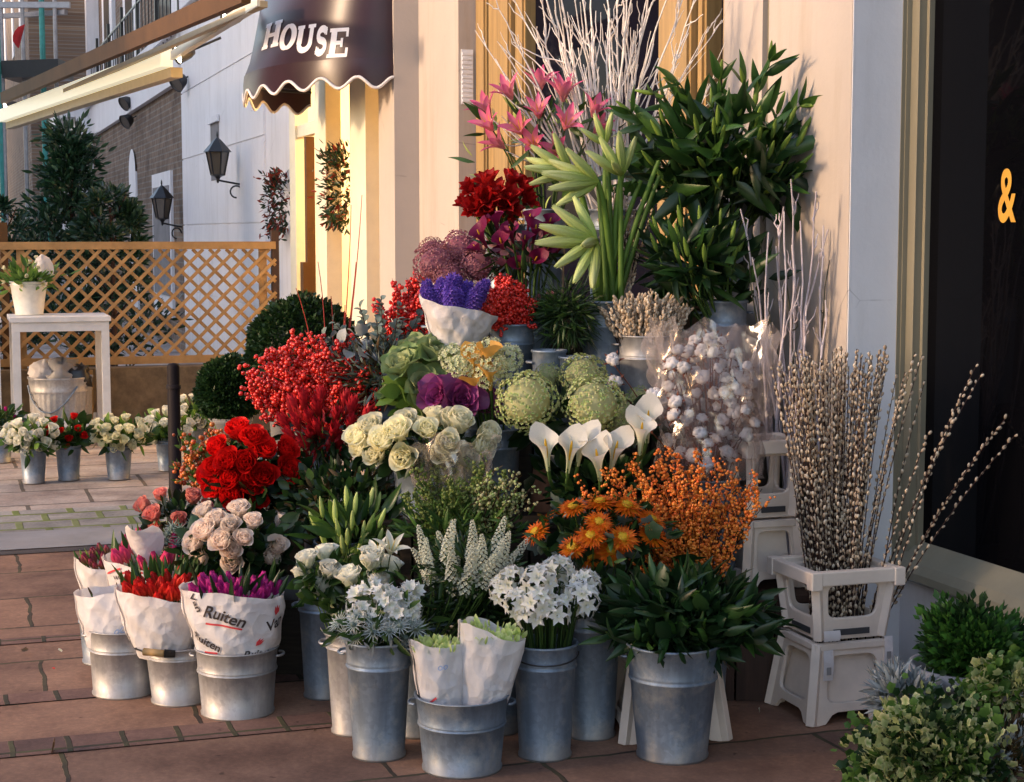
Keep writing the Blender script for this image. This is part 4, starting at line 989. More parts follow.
tree('rounder dark green shrub just right of the conical bay tree', bp_, EYE+(232-190)*15.6/F, .38, .3, 3000, LEAF, 'leaf_bay', .085, lambda u: math.sqrt(max(0, 1-u**3)), name='bay_shrub', clumps=50)
bp_ = P(5, 300, 15.6); bp_[2] = 0
tree('low dark shrub at the left edge behind the trellis fence', bp_, EYE+(232-205)*15.6/F, .32, .3, 1500, LEAF, 'leaf_bay', .085, lambda u: math.sqrt(max(0, 1-u**3)), name='bay_shrub', clumps=30)
# ------------------------------------------------------------------ white work table, bin, basket
tx0, tx1 = P(12, 400, 12.4)[0], P(106, 400, 12.4)[0]; ty0, ty1 = 12.4, 13.0; ztb = EYE-(321-232)*12.4/F
tb = thing('work_table', 'plain white metal table standing in front of the trellis fence', 'table', ((tx0+tx1)/2, 12.7, 0))
ox, oy = (tx0+tx1)/2, 12.7; hw = (tx1-tx0)/2
mb = MB(); mb.box(-hw-.01, hw+.01, -.31, .31, ztb, ztb+.035); mb.build('tabletop', 'table_paint', tb, smooth=False)
mb = MB(); mb.box(-hw+.005, hw-.005, -.295, -.275, ztb-.07, ztb-.002); mb.box(-hw+.005, hw-.005, .275, .295, ztb-.07, ztb-.002); mb.build('apron', 'table_paint', tb, smooth=False)
for sx in (-1, 1):
    for sy in (-1, 1): mb = MB(); mb.box(sx*(hw-.03)-.028, sx*(hw-.03)+.028, sy*.265-.028, sy*.265+.028, 0, ztb-.002); mb.build('leg', 'table_paint', tb, smooth=False)
mb = MB(); mb.box(-hw+.06, hw-.06, -.29, -.25, .17, .215); mb.box(-hw+.06, hw-.06, .25, .29, .17, .215); mb.build('stretcher', 'table_paint', tb, smooth=False)
tb.rotation_euler[2] = TH; tb.location = (ox-.05, 12.62, 0)
tb2 = tb.copy(); COL.objects.link(tb2); tb2.location = (ox-2*hw-.1, 12.4, 0); tb2['label'] = 'second white metal table cut off by the left edge of the photo'
for ch in list(tb.children):
    c = ch.copy(); COL.objects.link(c); c.parent = tb2
bx_ = P(61, 400, 12.75); 
bn = thing('dustbin', 'fluted galvanised dustbin filled with bags under the white table', 'dustbin', (bx_[0], 12.75, .0)); hb = EYE-(376-232)*12.75/F
V = []; seg_ = 96; prof = [(.9, 0), (.9, .03), (.93, .1), (.97, .75), (.98, .78), (1.0, .8), (.98, .82), (1.0, .96), (1.03, .98), (1.03, 1.0), (.98, 1.0), (.97, .9)]
for (r_, z_) in prof:
    for k in range(seg_):
        a = 2*PI*k/seg_; rr = .235*r_*(1+(.018*math.cos(a*30) if .05 < z_ < .77 else 0)); V.append((rr*math.cos(a), rr*math.sin(a), z_*hb))
mb = MB(); mb.add(T(V, [(i*seg_+k, i*seg_+(k+1) % seg_, (i+1)*seg_+(k+1) % seg_, (i+1)*seg_+k) for i in range(len(prof)-1) for k in range(seg_)])); mb.build('body', 'zinc_pale', bn)
mb = MB(); mb.tube([(.235*math.cos(t)*1.03, .235*math.sin(t)*1.03, hb*(.88-.38*math.sin((t-3.6)/1.9*PI))) for t in np.linspace(3.6, 5.5, 14)], .006, sides=6); mb.build('handle', 'zinc', bn)
for (dx, dz, sz, mt, lab) in ((-.12, .02, .12, 'paper', 'crumpled white paper bag sticking out of the dustbin'), (.03, .0, .15, 'dust', 'grey plastic bag in the middle of the dustbin'), (.15, .0, .10, 'black_iron', 'black rubbish bag at the right rim of the dustbin')):
    q = sphere(14, 10); V = q.V.copy(); rr = RNG.normal(0, .16, len(V)); V = V*(1+rr[:, None])*np.array([1, 1, .8])*sz; mb = MB(); mb.add(T(V, q.F, q.t)); tag(mb.build('bag', mt, loc=(bx_[0]+dx, 12.75-.03, hb+dz)), lab, 'bag')
mb = MB(); p = P(91, 400, 12.95); mb.tube([(p[0], p[1], .02), (p[0], p[1], hb+.03)], .022, sides=8, cap=True); tag(mb.build('wooden_pole', 'paint_timber'), 'short brown pole upright behind the dustbin', 'pole')
bk, mo = bucket('white slatted basket holding a flowering plant on the work table', *P(29, 300, 12.65)[:2], ztb+.037, .135, .10, .25, 'basket', mat='paper_basket', ears=None, bands=(.9,), name='plant_basket')
# bollard
bo = P(172, 300, 9.2); bo[2] = 0; zb_ = EYE-(363-232)*9.2/F
r_ = thing('bollard', 'slim black pavement bollard behind the pink roses', 'bollard', bo)
mb = MB(); mb.lathe([(.045, 0), (.045, .04), (.037, .05), (.034, zb_-.02), (.030, zb_-.006), (.018, zb_), (0, zb_+.002)], 20); mb.build('post', 'bollard', r_)
mb = MB(); mb.lathe([(.040, zb_-.14), (.040, zb_-.12), (.033, zb_-.115)], 20); mb.build('collar', 'bollard', r_)
# box balls
def boxball(px, py, r_px, Y, label, potr):
    c = P(px, py, Y); r = r_px/S(Y); root = thing('topiary_ball', label, 'topiary', (c[0], c[1], 0), 'clipped box balls by the shop door')
    n = 9000; D = RNG.normal(size=(n, 3)); D /= np.linalg.norm(D, axis=1, keepdims=True); bump = 1+.035*np.sin(D[:, 0]*9+1)*np.sin(D[:, 2]*8)+.03*np.sin(D[:, 1]*13)
    L = D*r*(bump*(.86+.14*RNG.random(n)))[:, None]+np.array([0, 0, c[2]]); mb = MB(); Z = D+RNG.normal(0, .55, D.shape); mb.many(LEAF_Q, frames(Z, RNG.random(n)*6.28), L, .034*(.7+.6*RNG.random(n)))
    mb.add(txf(sphere(20, 12), None, (0, 0, c[2]), r*.86), var=1.0); mb.build('crown', 'leaf_box', root)
    hp = c[2]-r*.85; mb = MB(); mb.lathe([(0, 0), (potr*.75, 0), (potr, hp*.92), (potr*1.06, hp*.93), (potr*1.06, hp), (potr*.95, hp), (potr*.9, hp*.9), (0, hp*.9)], 28); mb.build('pot', 'kerb', root)
    mb = MB(); mb.tube([(0, 0, hp*.9), (0, 0, c[2])], .02); mb.build('trunk', 'wood_stem', root)
boxball(303, 352, 55, 9.6, 'larger clipped box ball in front of the shop door', .2)
boxball(230, 390, 32, 10.4, 'smaller clipped box ball left of the larger one', .13)
# ------------------------------------------------------------------ far buckets of small bouquets
def small_bouquet(px, ytop, ybot, w, flowers, blabel, flabel, lit='leaf_fresh', nb=20, bm=1.25, fh=None, Y=None):
    Y = EYE*F/(ybot-232) if Y is None else Y; s = S(Y); g = P(px, ybot, Y); rt = w/2/s*1.02
    h = (ybot-ytop)/s; bucket(blabel, g[0], Y, 0, rt, rt*.78, h, 'bucket', 'small zinc buckets on the far pavement', ears=None, bands=(.9,))
    cy = ytop-13
    root, Cl, rx, ry, rz = bunch('mixed_bouquet', flabel, 'flowers', px, cy, w*2.3, 36, Y, (g[0], Y, h*.93), 'small bouquets on the far pavement', flowers, nb, .055*bm, leaf=[(LEAF_R, lit, 90, .075, -.6, .2), (LEAF, 'leaf', 60, .09, -1, .3)], up=.2, stemlen=.08)
FLW = {'white': ('rose_white', lambda s: rose(s, 11), ['rose_white']), 'red': ('rose_red', lambda s: rose(s, 11), ['rose_red']), 'yellow': ('rose_cream', lambda s: rose(s, 11), ['rose_cream']), 'mag': ('tul_mag', tulip, ['tulip_mag'])}
small_bouquet(34, 449, 484, 26, FLW['white'], 'small zinc bucket of white flowers, second from the left edge', 'posy of white flowers with dark leaves in the bucket below the dustbin')
small_bouquet(69, 445, 481, 25, FLW['red'], 'small zinc bucket of red flowers between the white posies', 'posy of small red and purple flowers below the dustbin', 'leaf', nb=12, bm=.85)
small_bouquet(119, 446, 480, 27, FLW['yellow'], 'small zinc bucket holding the pale yellow posy left of the bollard', 'bushy pale yellow and cream posy on the far pavement', nb=22, bm=1.15)
small_bouquet(168, 441, 472, 23, FLW['white'], 'small zinc bucket partly hidden behind the bollard', 'white posy directly behind the bollard', Y=11.3)
small_bouquet(196, 428, 462, 22, FLW['white'], 'small zinc bucket hidden between bollard and box ball', 'tall white and green posy between bollard and small box ball', nb=18, Y=11.8)
small_bouquet(0, 430, 462, 26, FLW['mag'], 'small zinc bucket cut off by the left edge', 'posy of dusky magenta flowers cut off by the left edge', 'leaf', nb=12, bm=.8, Y=11.7)
bunch('potted_plant', 'yellow green flowering plant in the white basket on the table', 'plant', 28, 275, 62, 40, 12.65, mo, None, ('rose_cream', lambda s: rose(s, 11), ['rose_cream']), 9, .035, leaf=[(LEAF, 'leaf_fresh', 170, .09, -.8, .5)])
qw = petal(.25, .16, 10, 30, 0, .3); mb = MB(); mb.add(qw, rotz(-1.4)); tag(mb.build('paper_sheet', 'paper', loc=P(44, 285, 12.6)), 'folded white paper tucked into the basket on the table', 'paper')

# ------------------------------------------------------------------ unseen house added over the road to shade the near corner
SQ = np.array([-sdir[0]*0+sdir[1], -sdir[0]]); trav = -sdir      # trav: direction the light travels in plan
perp = np.array([-trav[1], trav[0]])                             # left of travel
def pq(q, t): return perp*q+trav*t
oh = thing('added_shade_house', 'plain brick house over the road, unseen, added to shade the near paving', 'building', (0, 0, 0))
mb = MB(); c_ = [pq(4.93, -15), pq(4.93, -27), pq(-14, -27), pq(-14, -15)]
V = [(*p, z) for z in (0, 9.5) for p in c_]; mb.add(T(V, [(0, 1, 5, 4), (1, 2, 6, 5), (2, 3, 7, 6), (3, 0, 4, 7), (4, 5, 6, 7)])); mb.build('wall', 'brick', oh, smooth=False, uv=lambda co: np.stack([co[:, 0]+co[:, 1], co[:, 2]], 1))
for k in range(5):
    for z in (1.0, 4.0, 7.0):
        mb = MB(); m_ = [pq(3-3.2*k, -14.97), pq(1.8-3.2*k, -14.97)]; mb.add(T([(*m_[0], z), (*m_[1], z), (*m_[1], z+1.7), (*m_[0], z+1.7)], [(0, 1, 2, 3)])); mb.build('window', 'pane', oh, smooth=False)

oh2 = thing('added_shade_terrace', 'long brick terrace over the road, unseen, added to shade the far houses', 'building', (0, 0, 0))  # unseen terrace placed to keep the sun off the far fronts
mb = MB(); c_ = [pq(13.75, -15), pq(60, -15), pq(60, -27), pq(13.75, -27)]
V = [(*p, z) for z in (0, 12.5) for p in c_]; mb.add(T(V, [(0, 1, 5, 4), (1, 2, 6, 5), (2, 3, 7, 6), (3, 0, 4, 7), (4, 5, 6, 7)])); mb.build('wall', 'brick', oh2, smooth=False, uv=lambda co: np.stack([co[:, 0]+co[:, 1], co[:, 2]], 1))
for k in range(8):
    for z in (1.0, 4.0, 7.0, 9.8):
        mb = MB(); m_ = [pq(15+5.2*k, -14.97), pq(16.3+5.2*k, -14.97)]; mb.add(T([(*m_[0], z), (*m_[1], z), (*m_[1], z+1.8), (*m_[0], z+1.8)], [(0, 1, 2, 3)])); mb.build('window', 'pane', oh2, smooth=False)
# ------------------------------------------------------------------ tiered display boxes of dark boards
def dbox(label, x0, x1, y0, y1, z0, z1, mat='display_wood', name='display_box', slats=False):
    root = thing(name, label, 'display box', ((x0+x1)/2, (y0+y1)/2, z0), None if slats else 'dark boxes carrying the flower buckets'); hx, hy, h = (x1-x0)/2, (y1-y0)/2, z1-z0
    mb = MB(); n = max(2, int(2*hx/.13)); wd = 2*hx/n
    for k in range(n): mb.box(-hx+k*wd+.004, -hx+(k+1)*wd-.004, -hy, -hy+.018, 0.002, h-.022)
    for k in range(max(2, int(2*hy/.13))): w2 = 2*hy/max(2, int(2*hy/.13)); mb.box(-hx+.0, -hx+.018, -hy+.02+k*w2*.97, -hy+.02+(k+1)*w2*.97-.008, .002, h-.022); mb.box(hx-.018, hx, -hy+.02+k*w2*.97, -hy+.02+(k+1)*w2*.97-.008, .002, h-.022)
    mb.box(-hx+.03, hx-.03, hy-.02, hy-.002, .002, h-.022); mb.build('side_boards', mat, root, smooth=False)
    mb = MB(); mb.box(-hx-.01, hx+.01, -hy-.01, hy, h-.02, h); mb.build('top_board', mat, root, smooth=False)
    return root
Z1_, Z2_, Z3_, Z4_ = .28, .60, .93, 1.33
dbox('lowest long dark box right behind the front row of buckets', -.50, .60, 5.50, 5.76, 0, Z1_)
dbox('second step of dark boxes under the cream roses and hydrangeas', -.48, .60, 5.78, 6.08, 0, Z2_)
dbox('third step of dark boxes under the catkin bucket', -.35, .93, 6.10, 6.44, 0, Z3_)
dbox('topmost dark box against the wall under the lily bucket', -.22, .88, 6.46, 6.86, 0, Z4_)
dbox('low dark box at the left end under the red roses', -1.22, -.60, 6.00, 6.44, 0, Z1_)
dbox('dark box under the eucalyptus left of the third step', -.90, -.37, 6.46, 6.86, 0, Z2_)
dbox('reddish brown slatted crate behind the dark green foliage bucket', .63, 1.03, 5.66, 6.02, 0, .37, 'dark_wood', 'slatted_crate', True)
# ------------------------------------------------------------------ front row of buckets
tall = 'tall zinc flower buckets'; short = 'short wide zinc buckets'
def gx(px, Y): return P(px, 400, Y)[0]
B_ = {}
def mk(key, label, px, Y, z, rt, rb, h, grp, **k):
    x = gx(px, Y); B_[key] = bucket(label, x, Y, z, rt, rb, h, 'bucket', grp, **k); return B_[key]
mk('w1', 'short zinc bucket at the far left of the front row, under plain white paper', 117.5, 5.78, 0, .117, .104, .235, short, bands=(.68,), mat='zinc_pale')
mk('w2', 'zinc bucket with turned wooden grip under the red tulips', 174, 5.68, 0, .112, .092, .20, short, bands=(.80,), mat='zinc_pale', ears=None)
mk('w3', 'short wide zinc bucket under the printed paper of magenta tulips', 233, 5.54, 0, .135, .118, .225, short, bands=(.66,), mat='zinc_pale')
mk('w4', 'short wide zinc bucket at the very front holding two paper wrapped posies', 461, 4.95, 0, .138, .116, .228, short, bands=(.62,))
mk('t1', 'tall zinc bucket of white freesias, left of the front paper posies', 376.5, 5.07, 0, .101, .078, .365, tall, bands=(.78,))
mk('t2', 'tall zinc bucket of white narcissi, right of the front paper posies', 545.5, 5.07, 0, .098, .078, .355, tall, bands=(.80,), ears='bail')
mk('t3', 'tall zinc bucket standing half hidden behind the narcissus bucket', 592, 5.28, 0, .095, .075, .42, tall, bands=(.84,))
mk('t4', 'large zinc bucket of dark green foliage at the right of the front row', 675.5, 5.07, 0, .143, .106, .355, tall, bands=(.70,))
mk('t5', 'tall zinc bucket half hidden left of the white freesia bucket', 352, 5.32, 0, .090, .072, .33, tall, bands=(.85,), mat='zinc_pale')
mk('t6', 'blue grey zinc bucket in shadow under the white roses at left', 322, 5.74, 0, .088, .070, .36, tall, bands=(.85,))
mk('t7', 'tall zinc bucket in shadow between freesias and paper posies', 415, 5.30, 0, .092, .072, .36, tall)
mk('t8', 'tall zinc bucket in shadow between paper posies and narcissi', 497, 5.33, 0, .090, .072, .36, tall)
# the turned grip on the second bucket
g0 = B_['w2'][0]; mb = MB(); c = np.array([-.045, -.113, .193]); mb.tube([c+np.array([-.05, .0, .004]), c+np.array([-.02, -.006, .003]), c+np.array([.02, -.009, 0])], .013, .012, 10, cap=True); mb.build('grip', 'grip', g0)
mb = MB(); mb.tube([c+np.array([.02, -.009, 0]), c+np.array([.055, .0, -.004])], .015, .013, 8, cap=True); mb.tube([c+np.array([-.05, 0, .004]), c+np.array([-.09, .05, .002]), c+np.array([-.06, .12, 0])], .003, sides=5); mb.build('handle', 'black_iron', g0)
# ------------------------------------------------------------------ paper wraps
def wrapfn(rb, rt, zb, zt, ell, slant, seed, amp=.007, tw=0, bulge=.12):
    ph = [RNG.uniform(0, 6.28) for _ in range(8)]
    def f(th, u, off=0):
        r = rb+(rt-rb)*(u+bulge*math.sin(PI*u))
        r += amp*(math.sin(3*th+ph[0]+u*2)*u+.5*math.sin(7*th+ph[1]-u*4)*(.4+.6*u)+.22*math.sin(13*th+ph[2]+u*9)+.45*math.sin(4*th+u*13+ph[3])+.12*math.sin(21*th+ph[4]-u*17))
        z = zb+(zt+slant*math.cos(th-tw)+.006*math.sin(3*th+ph[5])+.0015*math.sin(9*th+ph[6])-zb)*u
        return np.array([(r+off)*math.cos(th), (r+off)*math.sin(th)*ell, z])
    return f
def wrapped(label, cat, x, y, z, rb, rt, zb, zt, blooms, ell=.85, slant=0, tw=-PI/2, seed=0, group='paper wrapped bunches', amp=.007, prints=(), nb=14, bs=.05, leafset=None, bname='bloom', mats=None, name='wrapped_bouquet', loc_tilt=(0, 0), hb=None, sm='stem', dz=0.0, gape=1.0, back=False):
    root = thing(name, label, cat, (x, y, z), group); root.rotation_euler = (loc_tilt[0], loc_tilt[1], 0)
    f = wrapfn(rb, rt, zb, zt, ell, slant, seed, amp); nt_, nu = 90, 22; V = []; t = []
    for j in range(nu+1):
        for i in range(nt_): V.append(f(2*PI*i/nt_, j/nu)); t.append(j/nu)
    Fc = [(j*nt_+i, j*nt_+(i+1) % nt_, (j+1)*nt_+(i+1) % nt_, (j+1)*nt_+i) for j in range(nu) for i in range(nt_)]
    mb = MB(); mb.add(T(V, Fc, t))
    ov = [f(-2.9+.0*k+k*.045, 1-.0) for k in range(0)]
    # overlapping seam flap
    th0 = -PI/2-1.75; V = [f(th0+.5*i/8*(1-.3*j/10), .25+.76*j/10, .006) for j in range(11) for i in range(9)]
    mb.add(T(V, [(j*9+i, j*9+i+1, (j+1)*9+i+1, (j+1)*9+i) for j in range(10) for i in range(8)])); pw = mb.build('paper_wrap', 'paper', root)
    for (s_, size, th, u, tilt, mat, off) in prints:
        if s_ == '~':
            V, Fc = stroke(seg(-size, .0, size, .0, 14), .006); V = np.array(V)
            V = np.stack([V[:, 0], V[:, 1]+.010*np.sin(V[:, 0]*18)], 1)
        elif s_ == 'tulip':
            V = np.array([(0, -1), (.5, -.2), (.35, .9), (.1, .3), (-.1, 1), (-.25, .3), (-.6, .7), (-.45, -.3)])*size; Fc = [(0, k, k+1) for k in range(1, 7)]
        else:
            V, Fc = text_obj(s_, size, size*.02); V = V[:, :2]*np.array([.95, 1]); V[:, 0] += V[:, 1]*.28
        c, s2 = math.cos(tilt), math.sin(tilt); H = zt-zb; VV = []
        # subdivide long triangles a little by mapping straight on the cone
        for v in V:
            xx, yy = v[0]*c-v[1]*s2, v[0]*s2+v[1]*c; uu = u+yy/H; r = rb+(rt-rb)*uu; VV.append(f(th+xx/r, min(.99, max(.01, uu)), .0045+off))
        m2 = MB(); m2.add(T(VV, Fc)); m2.build('printed_text', mat, pw)
    if blooms:
        B = protos(blooms[0], bname, blooms[1], blooms[2]); pts = disc_points(nb)
        for (a, b) in pts:
            end = np.array([a*rt*.82, b*rt*ell*.82, zt+dz+slant*(-b if tw == -PI/2 else 0)*.9+RNG.uniform(-.012, .012)]); foot = np.array([a*rb*.4, b*rb*.4, zb]); m2 = MB(); m2.tube(bez(foot, end*.5+foot*.5+np.array([0, 0, .03]), end, 5), .003, sides=5, var=RNG.random())
            st = m2.build('stem', sm, root); pr = B[RNG.integers(len(B))]; d = norm(np.array([a*.5*gape, b*.5*gape-.15, 1])); inst(pr, st, frame(d, RNG.random()*6.28), end-d*bs*.5, bs*RNG.uniform(.85, 1.15), pr.name)
    if leafset:
        q, lm, n, ln, lz = leafset; m2 = MB(); a = RNG.random(n)*(3.14 if back else 6.28); r = np.sqrt(RNG.random(n))*rt*.9; L = np.stack([r*np.cos(a), r*np.sin(a)*ell, np.full(n, zt-ln*.55+lz)+slant*-np.sin(a)*(r/rt)], 1)
        Z = np.stack([np.cos(a)*.3, np.sin(a)*.3-.05, np.ones(n)], 1)+RNG.normal(0, .16, (n, 3)); m2.many(q, frames(Z, RNG.random(n)*6.28), L, ln*(.75+.5*RNG.random(n))); m2.build('foliage', lm, root)
    return root
def wrap_at(px0, px1, pyt, pyb, Y, pr=1.0):
    s = S(Y); c = P((px0+px1)/2, 400, Y); return c[0], (px1-px0)/2/s, EYE-(pyt-232)/s, EYE-(pyb-232)/s
TUL = lambda s: tulip(s, 6)
# plain white paper, few brown buds
x, rt_, zt_, zb2 = wrap_at(73, 152, 592, 636, 5.78)
wrapped('plain white paper cone with a few brown buds in the far left front bucket', 'wrapped flowers', x, 5.78, .0, .104, .133, zb2-.05, zt_, ('budbrown', lambda s: txf(budT(), None, (0, 0, 0)), ['leaf_brown']), .8, .015, nb=5, bs=.035, dz=-.01, prints=(('oOo', .035, -1.2, .35, .1, 'ink_blue', 0),), bname='bud')
# red tulips
x, rt_, zt_, zb2 = wrap_at(115, 203, 596, 650, 5.68)
wrapped('paper wrapped bunch of red tulips with upright green leaves', 'wrapped flowers', x, 5.68, 0, .088, .150, zb2-.04, zt_, ('tul_red', TUL, ['tulip_red']), .8, -.02, nb=26, bs=.070, leafset=(LEAF_T, 'leaf', 40, .09, .062), dz=.022, back=True)
# magenta tulips, printed paper
x, rt_, zt_, zb2 = wrap_at(180, 286, 592, 653, 5.54)
wrapped('bunch of magenta tulips in white printed paper lettered Van Ruiten', 'wrapped flowers', x, 5.54, 0, .128, .172, zb2-.02, zt_, ('tul_mag', TUL, ['tulip_mag']), .78, -.012, nb=34, bs=.055, dz=.0, amp=.008,
        leafset=(LEAF_T, 'leaf_dark', 20, .09, .03), prints=(('Van', .045, -PI/2-.78, .84, -.95, 'ink', 0), ('Ruiten', .056, -PI/2-.12, .66, -.22, 'ink', 0), ('~', .06, -PI/2-.16, .52, -.25, 'ink_red', 0), ('Ruiten', .043, -PI/2-.62, .26, -.42, 'ink', 0), ('~', .024, -PI/2-.55, .10, -.2, 'ink_red', 0),
                ('tulip', .020, -PI/2+.98, .80, -.2, 'ink_red', 0), ('Van', .05, -PI/2+1.0, .58, .35, 'ink', 0), ('tulip', .018, -PI/2+.66, .28, -.7, 'ink_red', 0), ('Ruiten', .040, -PI/2+.66, .085, .05, 'ink', 0)))
# rear papers
x, rt_, zt_, zb2 = wrap_at(96, 216, 566, 640, 6.05)
wrapped('wide white paper with red stripe holding pink tulips', 'wrapped flowers', x, 6.05, 0, .12, .205, .12, zt_, ('tul_pink', TUL, ['tulip_pink']), .8, -.03, nb=16, bs=.07, dz=.05, leafset=(LEAF_T, 'leaf', 18, .11, .07), back=True,
        prints=(('~', .05, -PI/2-.35, .93, .1, 'ink_red', 0), ('~', .04, -PI/2-.75, .90, .15, 'ink_red', 0), ('VAN RUITEN', .018, -PI/2-.5, .84, .12, 'ink', 0)))
x, rt_, zt_, zb2 = wrap_at(70, 140, 566, 610, 6.22)
wrapped('leftmost paper cone of dusky red tulip buds behind the plain paper', 'wrapped flowers', x, 6.22, 0, .05, .128, .14, zt_, ('tul_dusk', TUL, ['tulip_dusk']), .8, -.02, nb=34, bs=.042, dz=.012, leafset=(LEAF_T, 'leaf_fresh', 24, .07, .03))
qx = P(148, 560, 6.1); mb = MB(); q = petal(.19, .15, 20, 50, .0, .35, 6, 6, .9, .4, .5); mb.add(q, rotz(-1.6)); tag(mb.build('paper_sheet', 'paper', loc=P(146, 566, 6.02)), 'folded bright white paper sheet standing among the pink tulips', 'paper')
for (bx_, by_, k1, hh) in ((gx(156, 6.05), 6.05, 'shadowed zinc bucket under the wide paper of pink tulips', .2), (gx(105, 6.22), 6.22, 'shadowed zinc bucket under the leftmost cone of dusky tulips', .2)):
    bucket(k1, bx_, by_, 0, .115, .10, hh, 'bucket', short, ears=None)
# two posies in the front bucket
for (pb, p0, p1, pt, lab, ly, tl, sl_) in ((440, 409, 461, 647, 'left of two white paper posies in the front bucket, green tips showing', 4.94, -.07, -.012), (484, 458, 526, 633, 'right and taller of two white paper posies in the front bucket', 4.95, .13, -.018)):
    _, rt_, zt_, zb2 = wrap_at(p0, p1, pt, 702, ly)
    wrapped(lab, 'wrapped flowers', P(pb, 400, ly)[0]-tl*zb2, ly, 0, .063, rt_, zb2-.05, zt_, None, .75, sl_, leafset=(LEAF_R, 'bud_green', 90, .028, -.004), amp=.004, loc_tilt=(0, tl),
            prints=(('oo', .03, -PI/2+.2, .72, .2, 'ink_blue', 0), ('~', .02, -PI/2-.4, .2, .5, 'ink_red', 0)) if tl < 0 else (('~', .012, -PI/2+.7, .15, .9, 'ink_red', 0),))
# ------------------------------------------------------------------ bunches
ROSE = lambda s: tmerge([rose(s), sepals()])
def rs(key, mat): return (key, ROSE, [mat, 'leaf'])
fl = 'cut flower bunches on the display'
def mouth(x, y, z): return (x, y, z)
# peach roses
mk('p1', 'zinc bucket hidden behind the wrapped tulips, under the peach roses', 243, 5.93, 0, .10, .08, .36, tall)
bunch('rose_bunch', 'bunch of pale peach roses standing above the magenta tulips', 'roses', 240, 537, 112, 66, 5.85, B_['p1'][1], fl, rs('rp', 'rose_peach'), 17, .074, leaf=[(LEAF_R, 'leaf_dark', 220, .07, -1, 0), (LEAF_R, 'leaf', 60, .06, -.6, .3)], bname='rose', up=.1)
# pink roses
mk('p2', 'zinc bucket hidden behind the wide paper, under the small pink roses', 175, 6.3, 0, .09, .075, .36, tall)
bunch('rose_bunch', 'small salmon pink roses at the left edge of the display beside the bollard', 'roses', 176, 513, 72, 40, 6.25, B_['p2'][1], fl, rs('rk', 'rose_pink'), 9, .062, leaf=[(LEAF_R, 'leaf_dark', 110, .055, -1, 0), (LEAF_N, 'leaf_blue', 60, .06, -.6, .3)], bname='rose')
# sea holly between
root, Cl, rx, ry, rz = bunch('sea_holly', 'grey blue thistly sea holly sprays between the pink and the peach roses', 'flowers', 186, 540, 52, 46, 6.12, B_['p2'][1], fl, ('eryb', lambda s: tmerge([txf(sphere(7, 5, .3, .4)), tmerge([txf(petal(1, .14, 60, 75, .1, .1, 3, 1, .7, .8), rotz(k*PI/5)) for k in range(10)])]), ['leaf_blue']), 24, .030, leaf=[(LEAF_N, 'leaf_brown', 120, .05, -1, .2), (LEAF_N, 'leaf_blue', 70, .05, -1, .2)], bname='thistle')
# red roses
mk('p3', 'zinc bucket on the low left box, hidden behind peach roses under the red roses', 252, 6.15, Z1_, .10, .08, .30, tall)
bunch('rose_bunch', 'bunch of deep red roses above the peach roses', 'roses', 252, 465, 92, 76, 6.08, B_['p3'][1], fl, rs('rr', 'rose_red'), 18, .088, leaf=[(LEAF_R, 'leaf_dark', 240, .07, -1, -.1)], bname='rose', tilt=.5)
# hypericum
mk('p4', 'zinc bucket on the low left box under the hypericum berries', 222, 6.3, Z1_, .09, .075, .30, tall)
root = thing('hypericum_bunch', 'orange red hypericum berries on leafy stems left of the red roses', 'berries', B_['p4'][1], fl); C = P(210, 458, 6.32)-B_['p4'][1]
branches(root, C, .15, .10, .12, 18, berry_branch('berry_hyp', .0095, 9, .075, 6, 'stem', (LEAF, 'leaf_fresh', 12, .035)), 'stem')
# red ilex
mk('p5', 'zinc bucket under the tall red winter berries on the dark box', 318, 6.55, Z2_, .10, .08, .32, tall)
root = thing('winterberry_bunch', 'tall bunch of bright red winterberry twigs in front of the box balls', 'berries', B_['p5'][1], fl); C = P(312, 392, 6.45)-B_['p5'][1]
branches(root, C, .28, .14, .20, 44, berry_branch('berry_red', .0085, 15, .095, 15, 'wood_stem', start=.3), 'branch')
# red dogwood twigs + leucadendron
root = thing('dogwood_twigs', 'thin red dogwood twigs rising above the winterberries', 'twigs', B_['p5'][1], fl)
for (px, py, px0) in ((296, 288, 335), (318, 262, 345), (331, 296, 350), (345, 305, 352), (352, 300, 360), (356, 262, 362), (351, 205, 372), (362, 195, 378), (305, 330, 340)):
    tip = P(px, py, 6.55)-B_['p5'][1]; f0 = P(px0, 430, 6.5)-B_['p5'][1]; f0[2] = -.1; f0[0] *= .3; mb = MB(); mb.tube(bez(f0, (f0+tip)/2+np.array([.03, 0, .08]), tip, 10), .0032, .0014, 5, var=RNG.random()); mb.build('twig', 'red_twig', root)
mk('p6', 'zinc bucket hidden under the dark red leucadendron', 325, 6.25, Z1_, .09, .075, .32, tall)
LEU = lambda s: tmerge([txf(petal(1-.02*k, .30, 24-k, -6+k*2.6, .05, .25, 4, 2, .7, .7, .3), rotz(k*2.4), (0, 0, .1-.008*k)) for k in range(16)])
bunch('leucadendron_bunch', 'dark red pointed leucadendron heads between red roses and cream roses', 'flowers', 326, 425, 88, 56, 6.2, B_['p6'][1], fl, ('leu', LEU, ['leucadendron']), 22, .088, leaf=[(LEAF_N, 'leucadendron', 130, .075, -1, .4), (LEAF, 'leaf_dark', 120, .07, -1, 0)], bname='head', up=.5, tilt=.1)
